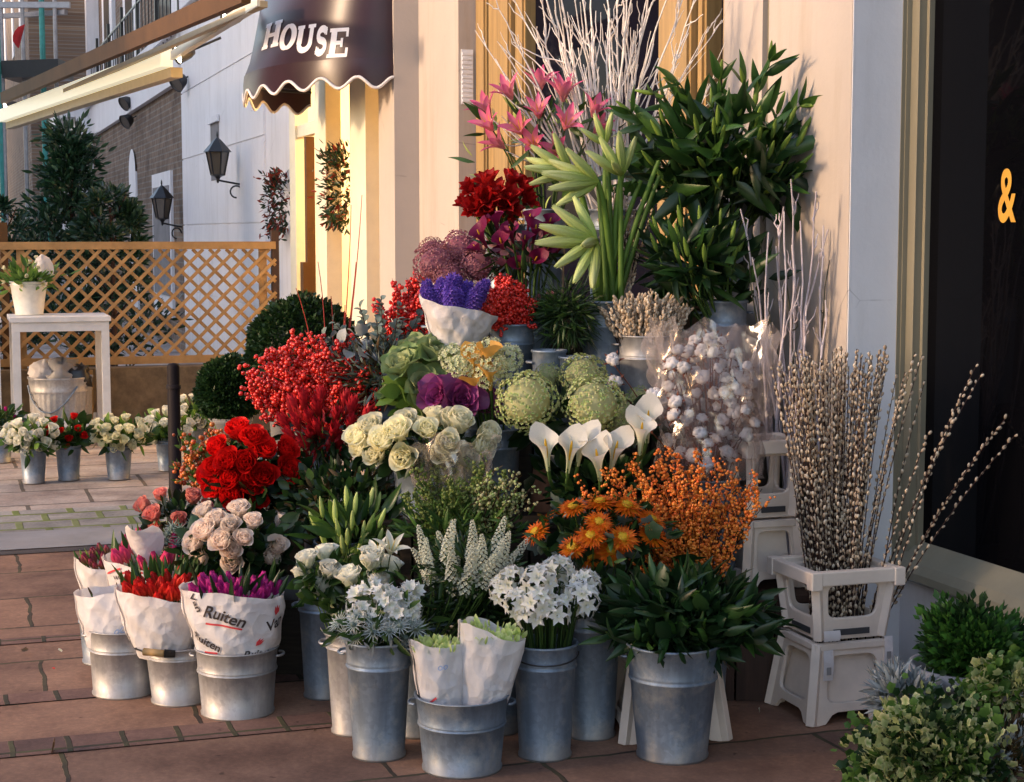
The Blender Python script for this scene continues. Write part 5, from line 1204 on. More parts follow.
# dark bronze foliage under
mk('p7', 'tall zinc bucket on the paving hidden in the dark bronze foliage', 338, 5.88, 0, .085, .07, .52, tall)
bunch('foliage_bunch', 'dark bronze green small leaved foliage between red roses and lily buds', 'foliage', 345, 488, 128, 76, 5.95, B_['p7'][1], fl, None, 0, leaf=[(LEAF_R, 'leaf_dark', 700, .040, -1, .1), (LEAF, 'leaf_brown', 260, .045, -1, .2), (LEAF_R, 'leaf', 160, .04, -.3, .3)])
# lily buds
bunch('lily_bud_bunch', 'slim pale green lily buds on leafy stems above the white roses', 'flowers', 354, 528, 92, 62, 5.6, B_['t6'][1], fl, ('bud', lambda s: txf(budT(), None, (0, 0, 0)), ['bud_green']), 17, .085, leaf=[(LEAF_LILY, 'leaf_lily', 80, .11, -1, .5), (LEAF_LILY, 'leaf_fresh', 30, .10, -.4, .6)], bname='bud', up=.9, tilt=0)
# white roses + leaves
bunch('rose_bunch', 'few white roses over dark leaves at the left of the white freesias', 'roses', 322, 574, 50, 38, 5.36, B_['t5'][1], fl, ('rwh', ROSE, ['rose_white', 'leaf']), 5, .075, leaf=[(LEAF_R, 'leaf', 150, .055, -1, -.2), (LEAF_R, 'leaf_blue', 50, .05, -1, -.2)], bname='rose', up=.7)
bunch('rose_bunch', 'second small group of white roses right behind the white freesias', 'roses', 368, 572, 50, 36, 5.3, B_['t5'][1], fl, ('rwh', ROSE, ['rose_white', 'leaf']), 4, .078, leaf=[(LEAF_R, 'leaf', 60, .05, -1, 0)], bname='rose', up=.7)
bunch('lily_bunch', 'open white lily with recurved petals behind the white freesias', 'flowers', 386, 552, 30, 26, 5.28, B_['t5'][1], fl, ('lw', lambda s: lily(s, 55), ['rose_white', 'spadix']), 2, .085, bname='lily', up=.8)
# white freesia + eryngium
FRE = lambda s: tmerge([txf(floret(6, .42, .30, 55), frame(np.array([math.cos(k*1.3)*.7, math.sin(k*1.3)*.7, .8]), k), (.22*math.cos(k*1.3), .22*math.sin(k*1.3), .12*k/3-.1), 1.1) for k in range(9)])
bunch('freesia_bunch', 'bunch of small pure white freesias in the tall front bucket', 'flowers', 385, 600, 84, 44, 5.07, B_['t1'][1], fl, ('fre', FRE, ['narcissus']), 19, .062, leaf=[(LEAF, 'leaf', 90, .06, -1, 0)], bname='flower', up=.4)
ERY = lambda s: tmerge([txf(sphere(8, 6, .22, .30), None, (0, 0, .15), mi=1), tmerge([txf(petal(1, .10, 50, 80, .08, .05, 4, 1, .6, .9), rotz(k*PI/7)) for k in range(14)])])
bunch('sea_holly', 'silvery spiky sea holly round the foot of the white freesias', 'flowers', 380, 624, 104, 34, 5.04, B_['t1'][1], fl, ('ery', ERY, ['eryngium', 'leaf_blue']), 24, .040, leaf=[(LEAF_N, 'leaf_silver', 160, .045, -1, -.1), (LEAF, 'leaf', 90, .06, -1, -.2)], bname='thistle', tilt=.4)
# veronica
def VER(s):
    fl_ = floret(4, 1, .8, 55); L = []; n = 90; r = random.Random(s); bend = r.uniform(-.5, .5)
    for k in range(n):
        u = k/n; a = k*2.4; rr = .12*(1-u)**.7+.012; L.append(txf(fl_, frame(np.array([math.cos(a), math.sin(a), .5])), (rr*math.cos(a)+bend*u*u*.4, rr*math.sin(a), u), .072*(1.1-.6*u)))
    return tmerge(L)
bunch('veronica_bunch', 'tapering creamy white veronica spikes between freesias and narcissi', 'flowers', 470, 562, 112, 50, 5.22, B_['t7'][1], fl, ('ver', VER, ['veronica']), 20, .135, leaf=[(LEAF_N, 'leaf', 420, .06, -1, .6), (LEAF_N, 'leaf_dark', 260, .06, -1, .4)], bname='spike', up=1.1, tilt=.05)
bunch('foliage_bunch', 'dark leafy stems filling the gap behind the front paper posies', 'foliage', 470, 600, 110, 60, 5.32, B_['t8'][1], fl, None, 0, leaf=[(LEAF_N, 'leaf_dark', 420, .065, -1, .5), (LEAF_N, 'leaf', 220, .06, -1, .8)])
# narcissus
def NAR(s):
    L = []; r = random.Random(s)
    for k in range(9):
        a = k*2.4; z = 1-.16*k; d = norm(np.array([math.cos(a)*math.sqrt(max(0, 1-z*z)), math.sin(a)*math.sqrt(max(0, 1-z*z)), max(z, -.1)+.2])); R = frame(d, r.random()*6)
        L.append(txf(floret(6, .46, .25, 84), R, d*.62)); L.append(txf(lathe([(.03, 0), (.07, .05), (.10, .11)], 8), R, d*.62)); L.append(txf(lathe([(.014, 0), (.018, .45)], 4), R, (0, 0, 0), 1, 1))
    return tmerge(L)
root, *_ = bunch('narcissus_bunch', 'bunch of white paperwhite narcissi on straight green stems', 'flowers', 546, 590, 104, 56, 5.07, B_['t2'][1], fl, ('nar', NAR, ['narcissus', 'stem']), 12, .072, bname='flower_head', up=.6, stem_r=.0045, stem_mat='stem', tilt=.15)
mb = MB()
for k in range(60):
    a = RNG.random()*6.28; r = .075*math.sqrt(RNG.random()); f0 = np.array([r*math.cos(a), r*math.sin(a), -.1]); tip = np.array([r*1.7*math.cos(a), r*1.7*math.sin(a), RNG.uniform(.10, .24)]); mb.tube(bez(f0, (f0+tip)/2+np.array([0, 0, .03]), tip, 5), .0045, .002, 4, var=RNG.random())
mb.build('leaves', 'leaf', root)
# ruscus / salal dark foliage
root, *_ = bunch('foliage_bunch', 'broad mass of dark glossy green leaves in the large right hand bucket', 'foliage', 688, 606, 172, 86, 5.12, B_['t4'][1], fl, None, 0, leaf=[(LEAF_LILY, 'leaf_dark', 620, .10, -1, .1), (LEAF_R, 'leaf_dark', 260, .075, -1, .0), (LEAF_LILY, 'leaf_lily', 150, .10, -.5, .2)])
# green filler with cellophane
mk('f1', 'zinc bucket on the lowest box hidden by the green filler', 466, 5.62, Z1_, .10, .08, .30, tall)
root = thing('solidaster_bunch', 'loose pale green and yellow filler sprays below the cream roses', 'flowers', B_['f1'][1], fl); C = P(462, 498, 5.5)-B_['f1'][1]
branches(root, C, .21, .10, .13, 26, berry_branch('solidaster', .0055, 14, .07, 14, 'stem', (LEAF_N, 'leaf_fresh', 26, .03), start=.25, fname='florets'), 'stem')
root = thing('waxflower_bunch', 'reddish brown speckled waxflower sprays right of the green filler', 'flowers', B_['f1'][1], fl); C = P(506, 500, 5.45)-B_['f1'][1]
branches(root, C, .10, .08, .12, 14, berry_branch('hyd_green', .0055, 12, .06, 9, 'wood_stem', (LEAF_N, 'leaf_brown', 30, .022), start=.3, fname='florets'), 'stem')
bunch('foliage_bunch', 'soft green leafy stems at the foot of the filler sprays', 'foliage', 460, 520, 130, 60, 5.52, B_['f1'][1], fl, None, 0, leaf=[(LEAF_N, 'leaf', 450, .06, -1, .6), (LEAF_N, 'leaf_fresh', 200, .05, -.6, .9)])
def cello(label, px, py, w, h, Y, cone=.35, seed=0):
    C = P(px, py, Y); s = S(Y); V = []; nu, nt2 = 26, 60; rg = np.random.default_rng(seed); ph = rg.random(8)*6.28
    for j in range(nu+1):
        u = j/nu
        for i in range(nt2):
            th = 2*PI*i/nt2; r = (cone+(1-cone)*u**.8)*(1+.07*math.sin(5*th+ph[0]+u*6)+.06*math.sin(9*th+ph[1]-u*9)+.05*math.sin(17*th+ph[2]+u*21)+.04*math.sin(29*th+ph[3]+u*13)); V.append((r*w/2/s*math.cos(th), r*w/2/s*math.sin(th)*.75, (u-.5)*h/s+.03*u*math.sin(3*th+ph[4])+.015*u*math.sin(11*th+ph[5])))
    mb = MB(); mb.add(T(V, [(j*nt2+i, j*nt2+(i+1) % nt2, (j+1)*nt2+(i+1) % nt2, (j+1)*nt2+i) for j in range(nu) for i in range(nt2)]))
    return tag(mb.build('cellophane_wrap', 'cello', loc=C), label, 'wrapping', 'clear wrapping sleeves')
cello('thin clear sleeve round the green filler below the cream roses', 452, 478, 92, 76, 5.62, .5, 3)
# mums
mk('m1', 'zinc bucket on the lowest box under the orange chrysanthemums', 600, 5.6, Z1_, .09, .075, .28, tall)
bunch('chrysanthemum_bunch', 'bunch of orange and yellow chrysanthemums above the narcissi', 'flowers', 598, 524, 152, 70, 5.35, B_['t3'][1], fl, ('mum', mum, ['mum', 'mum_eye']), 14, .062, leaf=[(IVY, 'leaf_dark', 150, .05, -1, 0), (IVY, 'leaf_blue', 36, .055, -1, 0), (LEAF, 'leaf', 130, .06, -1, 0)], bname='flower', up=.45, tilt=.25)
# orange berries
mk('o1', 'zinc bucket hidden under the orange berries at the right of the lowest box', 700, 5.55, .0, .11, .09, .40, tall)
root = thing('orange_berry_bunch', 'wide bunch of orange berried twigs right of the chrysanthemums', 'berries', B_['o1'][1], fl); C = P(672, 505, 5.45)-B_['o1'][1]
branches(root, C, .33, .13, .19, 60, berry_branch('berry_orange', .0054, 17, .07, 12, 'wood_stem', (LEAF_N, 'leaf_brown', 8, .02), start=.25, mainr=.0022), 'branch')
# cream roses
mk('c1', 'zinc bucket on the second step hidden under the cream roses', 420, 5.9, Z2_-.0, .10, .08, .25, tall)
bunch('rose_bunch', 'long bank of creamy yellow roses across the middle of the display', 'roses', 423, 441, 148, 46, 5.72, B_['c1'][1], fl, rs('rc', 'rose_cream'), 24, .088, leaf=[(LEAF_R, 'leaf_dark', 200, .06, -1, -.2)], bname='rose', up=.25, tilt=.35)
# kale
mk('k1', 'zinc bucket on the second step hidden under the ornamental cabbages', 430, 6.0, Z2_, .10, .08, .31, tall)
bunch('cabbage_bunch', 'green and cream ornamental cabbages above the cream roses', 'flowers', 425, 383, 70, 62, 6.02, B_['k1'][1], fl, ('kg', kale, ['kale_green']), 7, .115, leaf=[(LEAF_R, 'leaf_fresh', 90, .07, -1, 0)], bname='head', up=.2, tilt=.5)
bunch('cabbage_bunch', 'two purple ornamental cabbages below the white star flowers', 'flowers', 460, 400, 52, 30, 5.9, B_['k1'][1], fl, ('kp', kale, ['kale_purple']), 3, .10, bname='head', tilt=.7)
# white star flowers (ornithogalum)
ORN = lambda s: tmerge(ball(floret(6, 1, .5, 60), 70, .30, .15, s, -.3, 1.1)[0])
mk('s1', 'zinc bucket on the second step under the white star flowers', 495, 5.95, Z2_, .09, .075, .31, tall)
bunch('ornithogalum_bunch', 'dense ivory heads of star flowers above the purple cabbages', 'flowers', 485, 362, 80, 34, 5.9, B_['s1'][1], fl, ('orn', ORN, ['allium_white']), 9, .043, bname='flower_head', up=.5, stem_r=.004, tilt=.25)
bunch('calla_bunch', 'yellow calla lilies among the ivory star flowers', 'flowers', 488, 376, 40, 44, 5.85, B_['s1'][1], fl, ('cay', calla, ['calla_yellow', 'spadix']), 4, .125, bname='flower', up=.9, stem_r=.006, tilt=.2)
# green hydrangeas
HYD = lambda s: tmerge([txf(sphere(16, 10), None, (0, 0, 0), np.array([.76, .76, .68]))]+ball(tmerge([floret(4, 1, .9, 62), txf(sphere(5, 3, .1, .12), None, (0, 0, .05))]), 520, .088, .10, s, -.75, .88)[0])
mk('h1', 'zinc bucket on the second step under the green hydrangeas', 575, 5.95, Z2_, .10, .08, .22, tall)
root = thing('hydrangea_bunch', 'big mop heads of pale green hydrangea above the white callas', 'flowers', B_['h1'][1], fl); BH = protos('hyd', 'flower_head', HYD, ['hyd_green'])
for (px, py, r, Y) in ((527, 401, 31, 5.72), (594, 405, 31, 5.70), (583, 376, 24, 5.86), (622, 421, 26, 5.76), (640, 402, 16, 5.9), (548, 376, 14, 5.95)):
    c = P(px, py, Y)-B_['h1'][1]; d = norm(c+np.array([0, -.25, .2])); mb = MB(); mb.tube(bez(np.array([0, 0, -.1]), c*.5, c, 6), .004, sides=5); st = mb.build('stem', 'stem', root); inst(BH[RNG.integers(3)], st, frame(d, RNG.random()*6), c, r/S(Y))
m2 = MB(); leaves(m2, LEAF_R, 90, P(585, 420, 5.8)-B_['h1'][1], .24, .1, .08, .09, low=-1, up=-.1); m2.build('foliage', 'leaf_dark', root)
# white callas
root = thing('calla_bunch', 'white calla lilies with green throats below the hydrangeas', 'flowers', B_['h1'][1], fl); BC = protos('caw', 'flower', calla, ['calla_white', 'spadix'])
for (px, py, Y, dx, rol) in ((548, 468, 5.55, -.1, 1.2), (568, 470, 5.52, .12, 2.2), (578, 463, 5.57, .15, .6), (600, 478, 5.5, -.15, 2.8), (611, 470, 5.5, .2, .2), (640, 452, 5.5, .05, 1.8), (647, 440, 5.55, .02, 1.0)):
    c = P(px, py, Y)-B_['h1'][1]; d = norm(np.array([dx, -.28, 1])); xa = np.array([math.sin(rol*3)*.9, 1, 0.]); xa = norm(xa-d*np.dot(xa, d)); RC_ = np.stack([xa, np.cross(d, xa), d], 1); f0 = np.array([c[0]*.2, 0, -.12]); mb = MB(); mb.tube(bez(f0, c-d*.12, c, 6), .007, .006, 7); st = mb.build('stem', 'stem', root); inst(BC[0], st, RC_, c-d*.01, .145)
bunch('foliage_bunch', 'dark broad leaves round the stems of the white callas', 'foliage', 600, 482, 120, 50, 5.72, B_['h1'][1], fl, None, 0, leaf=[(LEAF_R, 'leaf_dark', 190, .08, -1, .1), (LEAF_LILY, 'leaf', 70, .10, -1, .4)])
# eucalyptus
mk('e1', 'zinc bucket on the dark box under the eucalyptus', 385, 6.6, Z2_, .10, .08, .36, tall)
root = thing('eucalyptus_bunch', 'grey green round leaved eucalyptus above the winterberries', 'foliage', B_['e1'][1], fl); C = P(385, 345, 6.5)-B_['e1'][1]
COIN = petal(1, .95, 40, 75, .02, .12, 4, 4, .8, .5, .2)
def euc(root, pp):
    mt = MB(); ml = MB(); mt.tube(pp, .0035, .0015, 5); n = 26
    for k in range(n):
        u = .3+.7*k/n; f = u*(len(pp)-1); i = min(int(f), len(pp)-2); p0 = pp[i]+(pp[i+1]-pp[i])*(f-i); d = norm(pp[i+1]-pp[i])
        ml.add(COIN, frame(d+RNG.normal(0, .15, 3), (k % 2)*PI+(k//2)*1.4+RNG.normal(0, .2)), p0, .050*(1.15-.55*u)*RNG.uniform(.7, 1.2), RNG.random())
    st = mt.build('branch', 'wood_stem', root); ml.build('leaves', 'leaf_blue', st)
branches(root, C, .27, .13, .19, 24, euc, 'branch')
bunch('foliage_bunch', 'thin brownish grey leafy sprays between eucalyptus and cabbages', 'foliage', 385, 362, 120, 70, 6.4, B_['e1'][1], fl, None, 0, leaf=[(LEAF_N, 'leaf_brown', 330, .05, -1, .4), (LEAF_N, 'leaf_blue', 260, .05, -1, .4), (LEAF_N, 'leaf_dark', 260, .05, -1, .2)])
bunch('foliage_bunch', 'small grey cushion of white tipped eucalyptus at the left edge of the sprays', 'foliage', 350, 345, 60, 54, 6.45, B_['e1'][1], fl, None, 0, leaf=[(COIN, 'leaf_silver', 40, .05, -.6, .3)])
# mid red berries
mk('r1', 'zinc bucket behind the eucalyptus under the coral red berries', 408, 6.74, Z2_, .09, .075, .40, tall)
root = thing('winterberry_bunch', 'coral red berry twigs left of the violet hyacinths', 'berries', B_['r1'][1], fl); C = P(418, 308, 6.7)-B_['r1'][1]
branches(root, C, .17, .09, .13, 26, berry_branch('berry_red', .0075, 13, .065, 15, 'wood_stem'), 'branch')
# dusky hydrangea
mk('d1', 'zinc bucket hidden under the dusky pink hydrangea', 452, 6.28, Z3_, .09, .075, .36, tall)
root = thing('hydrangea_bunch', 'dusky pink faded hydrangea heads above the violet hyacinths', 'flowers', B_['d1'][1], fl); BH2 = protos('hydd', 'flower_head', HYD, ['hyd_dusk'])
for (px, py, r, Y) in ((437, 265, 24, 6.3), (462, 250, 22, 6.4), (478, 266, 20, 6.3), (450, 277, 18, 6.25), (432, 250, 14, 6.45)):
    c = P(px, py, Y)-B_['d1'][1]; mb = MB(); mb.tube(bez(np.array([0, 0, -.1]), c*.5, c, 6), .004, sides=5); st = mb.build('stem', 'stem', root); inst(BH2[RNG.integers(3)], st, frame(norm(c+np.array([0, -.3, .2])), RNG.random()*6), c, r/S(Y))
# hyacinth in paper
x = gx(457, 6.05)
HYA = lambda s: tmerge([txf(floret(6, 1, .34, 62), frame(np.array([math.cos(k*2.4), math.sin(k*2.4), .25+.6*k/70])), (.20*math.cos(k*2.4)*(1-.4*k/70), .20*math.sin(k*2.4)*(1-.4*k/70), k/70*1.0), .20) for k in range(70)])
wrapped('violet blue hyacinths in a wide white paper cone above the cabbages', 'wrapped flowers', x, 6.05, 0, .055, .135, EYE-(352-232)/S(6.05), EYE-(305-232)/S(6.05), ('hya', HYA, ['hyacinth']), .75, -.035, nb=12, bs=.085, dz=.035, bname='spike', amp=.008)
mk('hy', 'pale zinc bucket under the paper cone of hyacinths', 462, 6.0, Z2_+.0, .085, .070, .36, tall, mat='zinc_pale')
# berries 2
mk('r2', 'zinc bucket showing below the round tuft of red berries', 512, 6.22, Z3_, .082, .068, .335, tall)
root = thing('winterberry_bunch', 'round tuft of scarlet berries right of the violet hyacinths', 'berries', B_['r2'][1], fl); C = P(507, 305, 6.15)-B_['r2'][1]
branches(root, C, .10, .09, .09, 24, berry_branch('berry_red', .0068, 12, .05, 15, 'wood_stem'), 'branch')
# red tulip-like blooms
mk('a1', 'zinc bucket hidden under the dark red blooms on the top step', 505, 6.62, Z4_, .08, .07, .30, tall)
RB_ = lambda s: tmerge([txf(petal(1, .55, 20, 10+25*(k % 3), .05, .3, 6, 5, .85, .5, .4, .05, s+k), rotz(k*2.4)) for k in range(9)])
bunch('amaryllis_bunch', 'cluster of dark red blooms on thick green stems left of the green buds', 'flowers', 495, 200, 74, 42, 6.45, B_['a1'][1], fl, ('ram', RB_, ['amaryllis_red']), 15, .082, bname='flower', up=.3, stem_r=.009, tilt=.25)
mk('a2', 'zinc bucket on the third step under the burgundy callas', 530, 6.3, Z3_, .085, .07, .36, tall)
bunch('calla_bunch', 'burgundy calla lilies below the dark red blooms', 'flowers', 520, 245, 92, 56, 6.3, B_['a2'][1], fl, ('cab', calla, ['calla_burg', 'spadix']), 15, .10, leaf=[(LEAF_N, 'leaf_dark', 120, .08, -1, .2), (LEAF_R, 'hyd_dusk', 50, .05, .0, .2)], bname='flower', up=.3, stem_r=.005, tilt=.4)
bunch('foliage_bunch', 'feathery dark green foliage hanging over the buckets below the callas', 'foliage', 568, 306, 60, 70, 6.12, B_['a2'][1], fl, None, 0, leaf=[(LEAF_N, 'leaf', 420, .05, -1, -.2), (leafT(.05, 20), 'leaf_dark', 900, .07, -1, -.2)])
mk('b1', 'slim zinc bucket left of two below the feathery green foliage', 549, 6.05, Z2_+.18, .060, .052, .40, tall); mk('b2', 'slim zinc bucket right of two below the feathery green foliage', 577, 6.0, Z2_+.18, .062, .054, .38, tall)
for k_ in ('b1', 'b2'):
    l_ = B_[k_][0].location; r_ = thing('upturned_pot', 'small pot under the '+('left' if k_ == 'b1' else 'right')+' slim bucket, hidden by hydrangeas', 'pot', (l_[0], l_[1], Z2_)); mb = MB(); mb.lathe([(.07, 0), (.055, .178), (0, .178)], 20); mb.build('pot_body', 'terracotta', r_)
# green buds
mk('g1', 'big zinc bucket with dented side under the fat green buds', 607, 6.22, Z3_, .098, .08, .42, tall)
BG = lambda s: tmerge([txf(txf(budT()), frame(norm(np.array([math.cos(k*1.26+s)*(.9), math.sin(k*1.26+s)*.9, .25+.25*(k % 2)]))), (0, 0, 0), np.array([1.15, 1.15, 1.0])) for k in range(6)])
root = thing('amaryllis_bud_bunch', 'fat pale green amaryllis buds leaning left on thick stems', 'flowers', B_['g1'][1], fl); BB = protos('bbg', 'bud', lambda s: tmerge([txf(petal(1, .21, 15, -13+2*(k % 2), .03, .45, 7, 4, .8, .6, .35), rotz(k*PI/3+s)) for k in range(6)]+[txf(sphere(8, 6, .085, .42), None, (0, 0, .45))]), ['bud_green'])
def cluster(px, py, Y, dirs, bs, root):
    c = P(px, py, Y)-np.array(root.location); f0 = np.array([c[0]*.1+RNG.uniform(-.03, .03), 0, -.1]); mb = MB(); mb.tube(bez(f0, np.array([f0[0]*.5+c[0]*.2, c[1]*.4, c[2]*.75]), c, 8), .014, .010, 8, var=RNG.random()*.5); st = mb.build('stem', 'leaf_fresh', root)
    for (dx, dy, dz, k) in dirs:
        d = norm(np.array([dx, dy, dz])); inst(BB[0], st, frame(d, RNG.random()*6)@np.diag([1.15, 1.15, 1]), c, bs*k)
cluster(596, 240, 6.0, [(-1, -.3, .25, 1.1), (-1, -.3, -.05, 1.15), (-.8, -.5, -.5, 1), (-.5, -.6, -.9, 1), (-.1, -.6, -1, 1), (-.9, -.1, .7, 1), (-.5, .2, 1, .9), (-.3, -.9, -.1, .9)], .20, root)
cluster(598, 182, 6.15, [(-1, -.3, .15, 1.1), (-1, -.4, -.15, 1), (-1, .1, .45, 1), (-.8, -.4, .8, .9), (-.9, -.2, -.5, .9)], .20, root)
cluster(570, 172, 6.25, [(-1, -.3, .1, 1), (-1, -.2, -.3, .9), (-.9, -.2, .6, 1), (-.4, -.3, .9, .9), (-.9, .3, .3, 1)], .18, root)
cluster(622, 175, 6.2, [(-.5, -.3, .8, 1), (-.1, -.4, 1, 1), (-.8, -.3, .5, 1), (.3, -.3, .9, .9), (-.3, -.8, .3, .8)], .17, root)
cluster(605, 145, 6.3, [(-.3, -.3, .8, 1), (.2, -.4, 1, 1), (-.8, -.3, .5, .9)], .13, root)
for k in range(9):
    mb = MB(); f0 = np.array([RNG.uniform(-.05, .05), RNG.uniform(-.05, .02), -.08]); tip = P(RNG.uniform(590, 660), RNG.uniform(150, 200), 6.2)-B_['g1'][1]; mb.tube(bez(f0, (f0+tip)/2+np.array([.0, 0, .06]), tip, 8), .012, .008, 8, var=RNG.random()); mb.build('stem', 'leaf_fresh', root)
# thin pussy willow by the stems
def willow(root, f0, tip, mid, n, cs, mats=('wood_stem', 'catkin'), r=.003, start=.15):
    pp = bez(f0, mid, tip, 12); mt = MB(); mt.tube(pp, r, r*.4, 5, var=RNG.random()); st = mt.build('stem', mats[0], root); u = start+(1-start)*(np.arange(n)+.5)/n; f = u*11; i = np.minimum(f.astype(int), 10); L = pp[i]+(pp[i+1]-pp[i])*(f-i)[:, None]; D = pp[i+1]-pp[i]; D /= np.linalg.norm(D, axis=1, keepdims=True)
    off = RNG.normal(0, 1, (n, 3)); off -= D*np.sum(off*D, axis=1, keepdims=True); off /= np.linalg.norm(off, axis=1, keepdims=True); mb = MB(); mb.many(CATKIN, frames(D+off*.45, RNG.random(n)), L+off*cs*.5+D*cs*.3, cs*(.7+.5*RNG.random(n))); mb.build('catkins', mats[1], st)
root = thing('pussy_willow_bunch', 'slim silvery pussy willow stems behind the fat green buds', 'twigs', B_['g1'][1], fl)
for k in range(20):
    tip = P(RNG.uniform(592, 660), RNG.uniform(185, 230), 6.3)-B_['g1'][1]; f0 = np.array([RNG.uniform(-.02, .06), 0, -.08]); willow(root, f0, tip, (f0+tip)/2, 30, .0085)
# catkin bucket
mk('ct', 'zinc bucket packed with short brown catkin stems in the middle of the display', 645, 6.12, Z3_, .098, .084, .30, tall, bands=(.72,), mat='zinc_pale')
root = thing('catkin_bunch', 'dense low dome of silvery brown catkins filling the middle bucket', 'twigs', B_['ct'][1], fl)
for k, (a, b) in enumerate(disc_points(98)):
    tip = np.array([a*.17, b*.12, .115+.05*(1-a*a-b*b)+RNG.uniform(-.02, .02)]); f0 = np.array([a*.07, b*.06, -.08]); willow(root, f0, tip, np.array([a*.12, b*.09, .03]), 16, .0095, r=.0022, start=.45)
# top lilies
mk('l1', 'tall zinc bucket on the top step holding the big leafy lilies', 727, 6.56, Z4_, .096, .08, .38, tall)
root, *_ = bunch('lily_bunch', 'huge bunch of unopened lilies with glossy dark leaves against the wall', 'flowers', 728, 150, 196, 118, 6.35, B_['l1'][1], fl, ('budl', lambda s: txf(budT()), ['bud_lily']), 34, .088, leaf=[(LEAF_LILY, 'leaf_lily', 150, .19, -.7, .3, .9), (LEAF_LILY, 'leaf_dark', 190, .17, -1, -.1, .8)], bname='bud', up=.6, stem_r=.004, tilt=.1, dirmix=.7)
BLP = protos('budl', 'bud', lambda s: txf(budT()), ['bud_lily'])
for (px, py) in ((770, 48), (720, 66), (745, 72), (680, 70), (655, 80), (800, 92), (632, 100), (838, 160), (826, 148)):
    tip = P(px, py+14, 6.3)-B_['l1'][1]; mt = MB(); pp = bez(np.array([0, 0, -.1]), np.array([tip[0]*.5, tip[1]*.5, tip[2]*.75]), tip, 8); mt.tube(pp, .004, .003, 5); q = txf(LEAF_LILY, mi=1)
    for k in range(7): mt.add(q, frame(norm(pp[6]-pp[5])+RNG.normal(0, .5, 3), RNG.random()*6.28), pp[4+k//2], .15*RNG.uniform(.7, 1.2), RNG.random())
    mt.add(q, frame(norm(pp[7]-pp[6])+RNG.normal(0, .2, 3), RNG.random()*6.28), tip, .14, .1)
    st = mt.build('stem', ['stem', 'leaf_lily'], root); inst(BLP[0], st, frame(norm(pp[7]-pp[6])+RNG.normal(0, .3, 3)), tip, .08)
mk('l2', 'zinc bucket below the top lily bucket, right of the catkins', 723, 6.25, Z3_, .085, .07, .42, tall)
bunch('lily_bunch', 'lower bunch of narrow green lily buds and dark leaves below the big lilies', 'flowers', 692, 250, 110, 76, 6.2, B_['l2'][1], fl, ('budl', lambda s: txf(budT()), ['bud_lily']), 18, .085, leaf=[(LEAF_LILY, 'leaf_dark', 150, .14, -1, .3), (LEAF_LILY, 'leaf_lily', 80, .13, -1, .5)], bname='bud', up=1, stem_r=.004, tilt=0)
# pink lilies
mk('pl', 'zinc bucket at the back of the top step under the pink lilies', 545, 6.74, Z4_, .085, .07, .36, tall)
bunch('lily_bunch', 'pink lilies half hidden by the white birch twigs at the top left', 'flowers', 545, 122, 140, 82, 6.75, B_['pl'][1], fl, ('lp', lambda s: lily(s, 38), ['lily_pink', 'spadix']), 13, .115, leaf=[(LEAF_LILY, 'leaf', 60, .12, -1, .4), (LEAF_LILY, 'bud_green', 16, .08, -.4, .8)], bname='lily', up=.5, stem_r=.004, dirmix=.7)
# white birch twigs
mk('wt', 'zinc bucket at the back of the top step under the white birch twigs', 610, 6.76, Z4_, .095, .08, .36, tall)
def twig(root, f0, tip, mat, r=.0045, nside=6, wig=.03, sl=.35):
    n = 14; u = np.linspace(0, 1, n)[:, None]; mid = (f0+tip)/2+RNG.normal(0, .05, 3); pp = bez(f0, mid, tip, n)+np.cumsum(RNG.normal(0, wig*.25, (n, 3)), 0)*u; mb = MB(); mb.tube(pp, r, r*.3, 5, var=RNG.random())
    for k in range(nside):
        i = RNG.integers(5, n-1); d = norm(pp[i]-pp[i-1]); dd = norm(d+RNG.normal(0, .38, 3)); ln = sl*RNG.uniform(.35, 1)*(1.2-i/n); q = bez(pp[i], pp[i]+dd*ln*.5, pp[i]+dd*ln*.8+d*ln*.3, 6)+RNG.normal(0, .003, (6, 3)); q[0] = pp[i]; mb.tube(q, r*.5, r*.2, 4, var=RNG.random())
    mb.build('twig', mat, root)
root = thing('birch_twig_bunch', 'tall fan of white painted birch twigs in front of the window', 'twigs', B_['wt'][1], fl)
for (px, py) in [(488, -30), (478, 35), (505, -20), (520, -40), (552, -30), (545, 10), (565, -25), (575, 10), (590, -60), (603, -45), (612, -20), (622, -60), (632, -20), (640, -45), (650, -15), (668, -45), (685, -30), (690, 20), (478, 100), (495, 60), (530, 30), (560, 40), (585, 45), (618, 20), (640, 30), (655, 30), (700, -10), (520, -80), (660, -70), (600, 0), (570, -70), (500, 40), (545, -60), (625, 10)]:
    tip = P(px, py, 6.75+RNG.uniform(-.15, .12))-B_['wt'][1]; f0 = np.array([RNG.uniform(-.05, .05), RNG.uniform(-.04, .04), -.08]); twig(root, f0, tip, 'white_twig', .0066)
for (px, py) in [(722, 20), (735, 45), (712, 30), (725, 85)]:
    tip = P(px, py, 6.7)-B_['wt'][1]; twig(root, np.array([.03, 0, -.08]), tip, 'white_twig', .004)
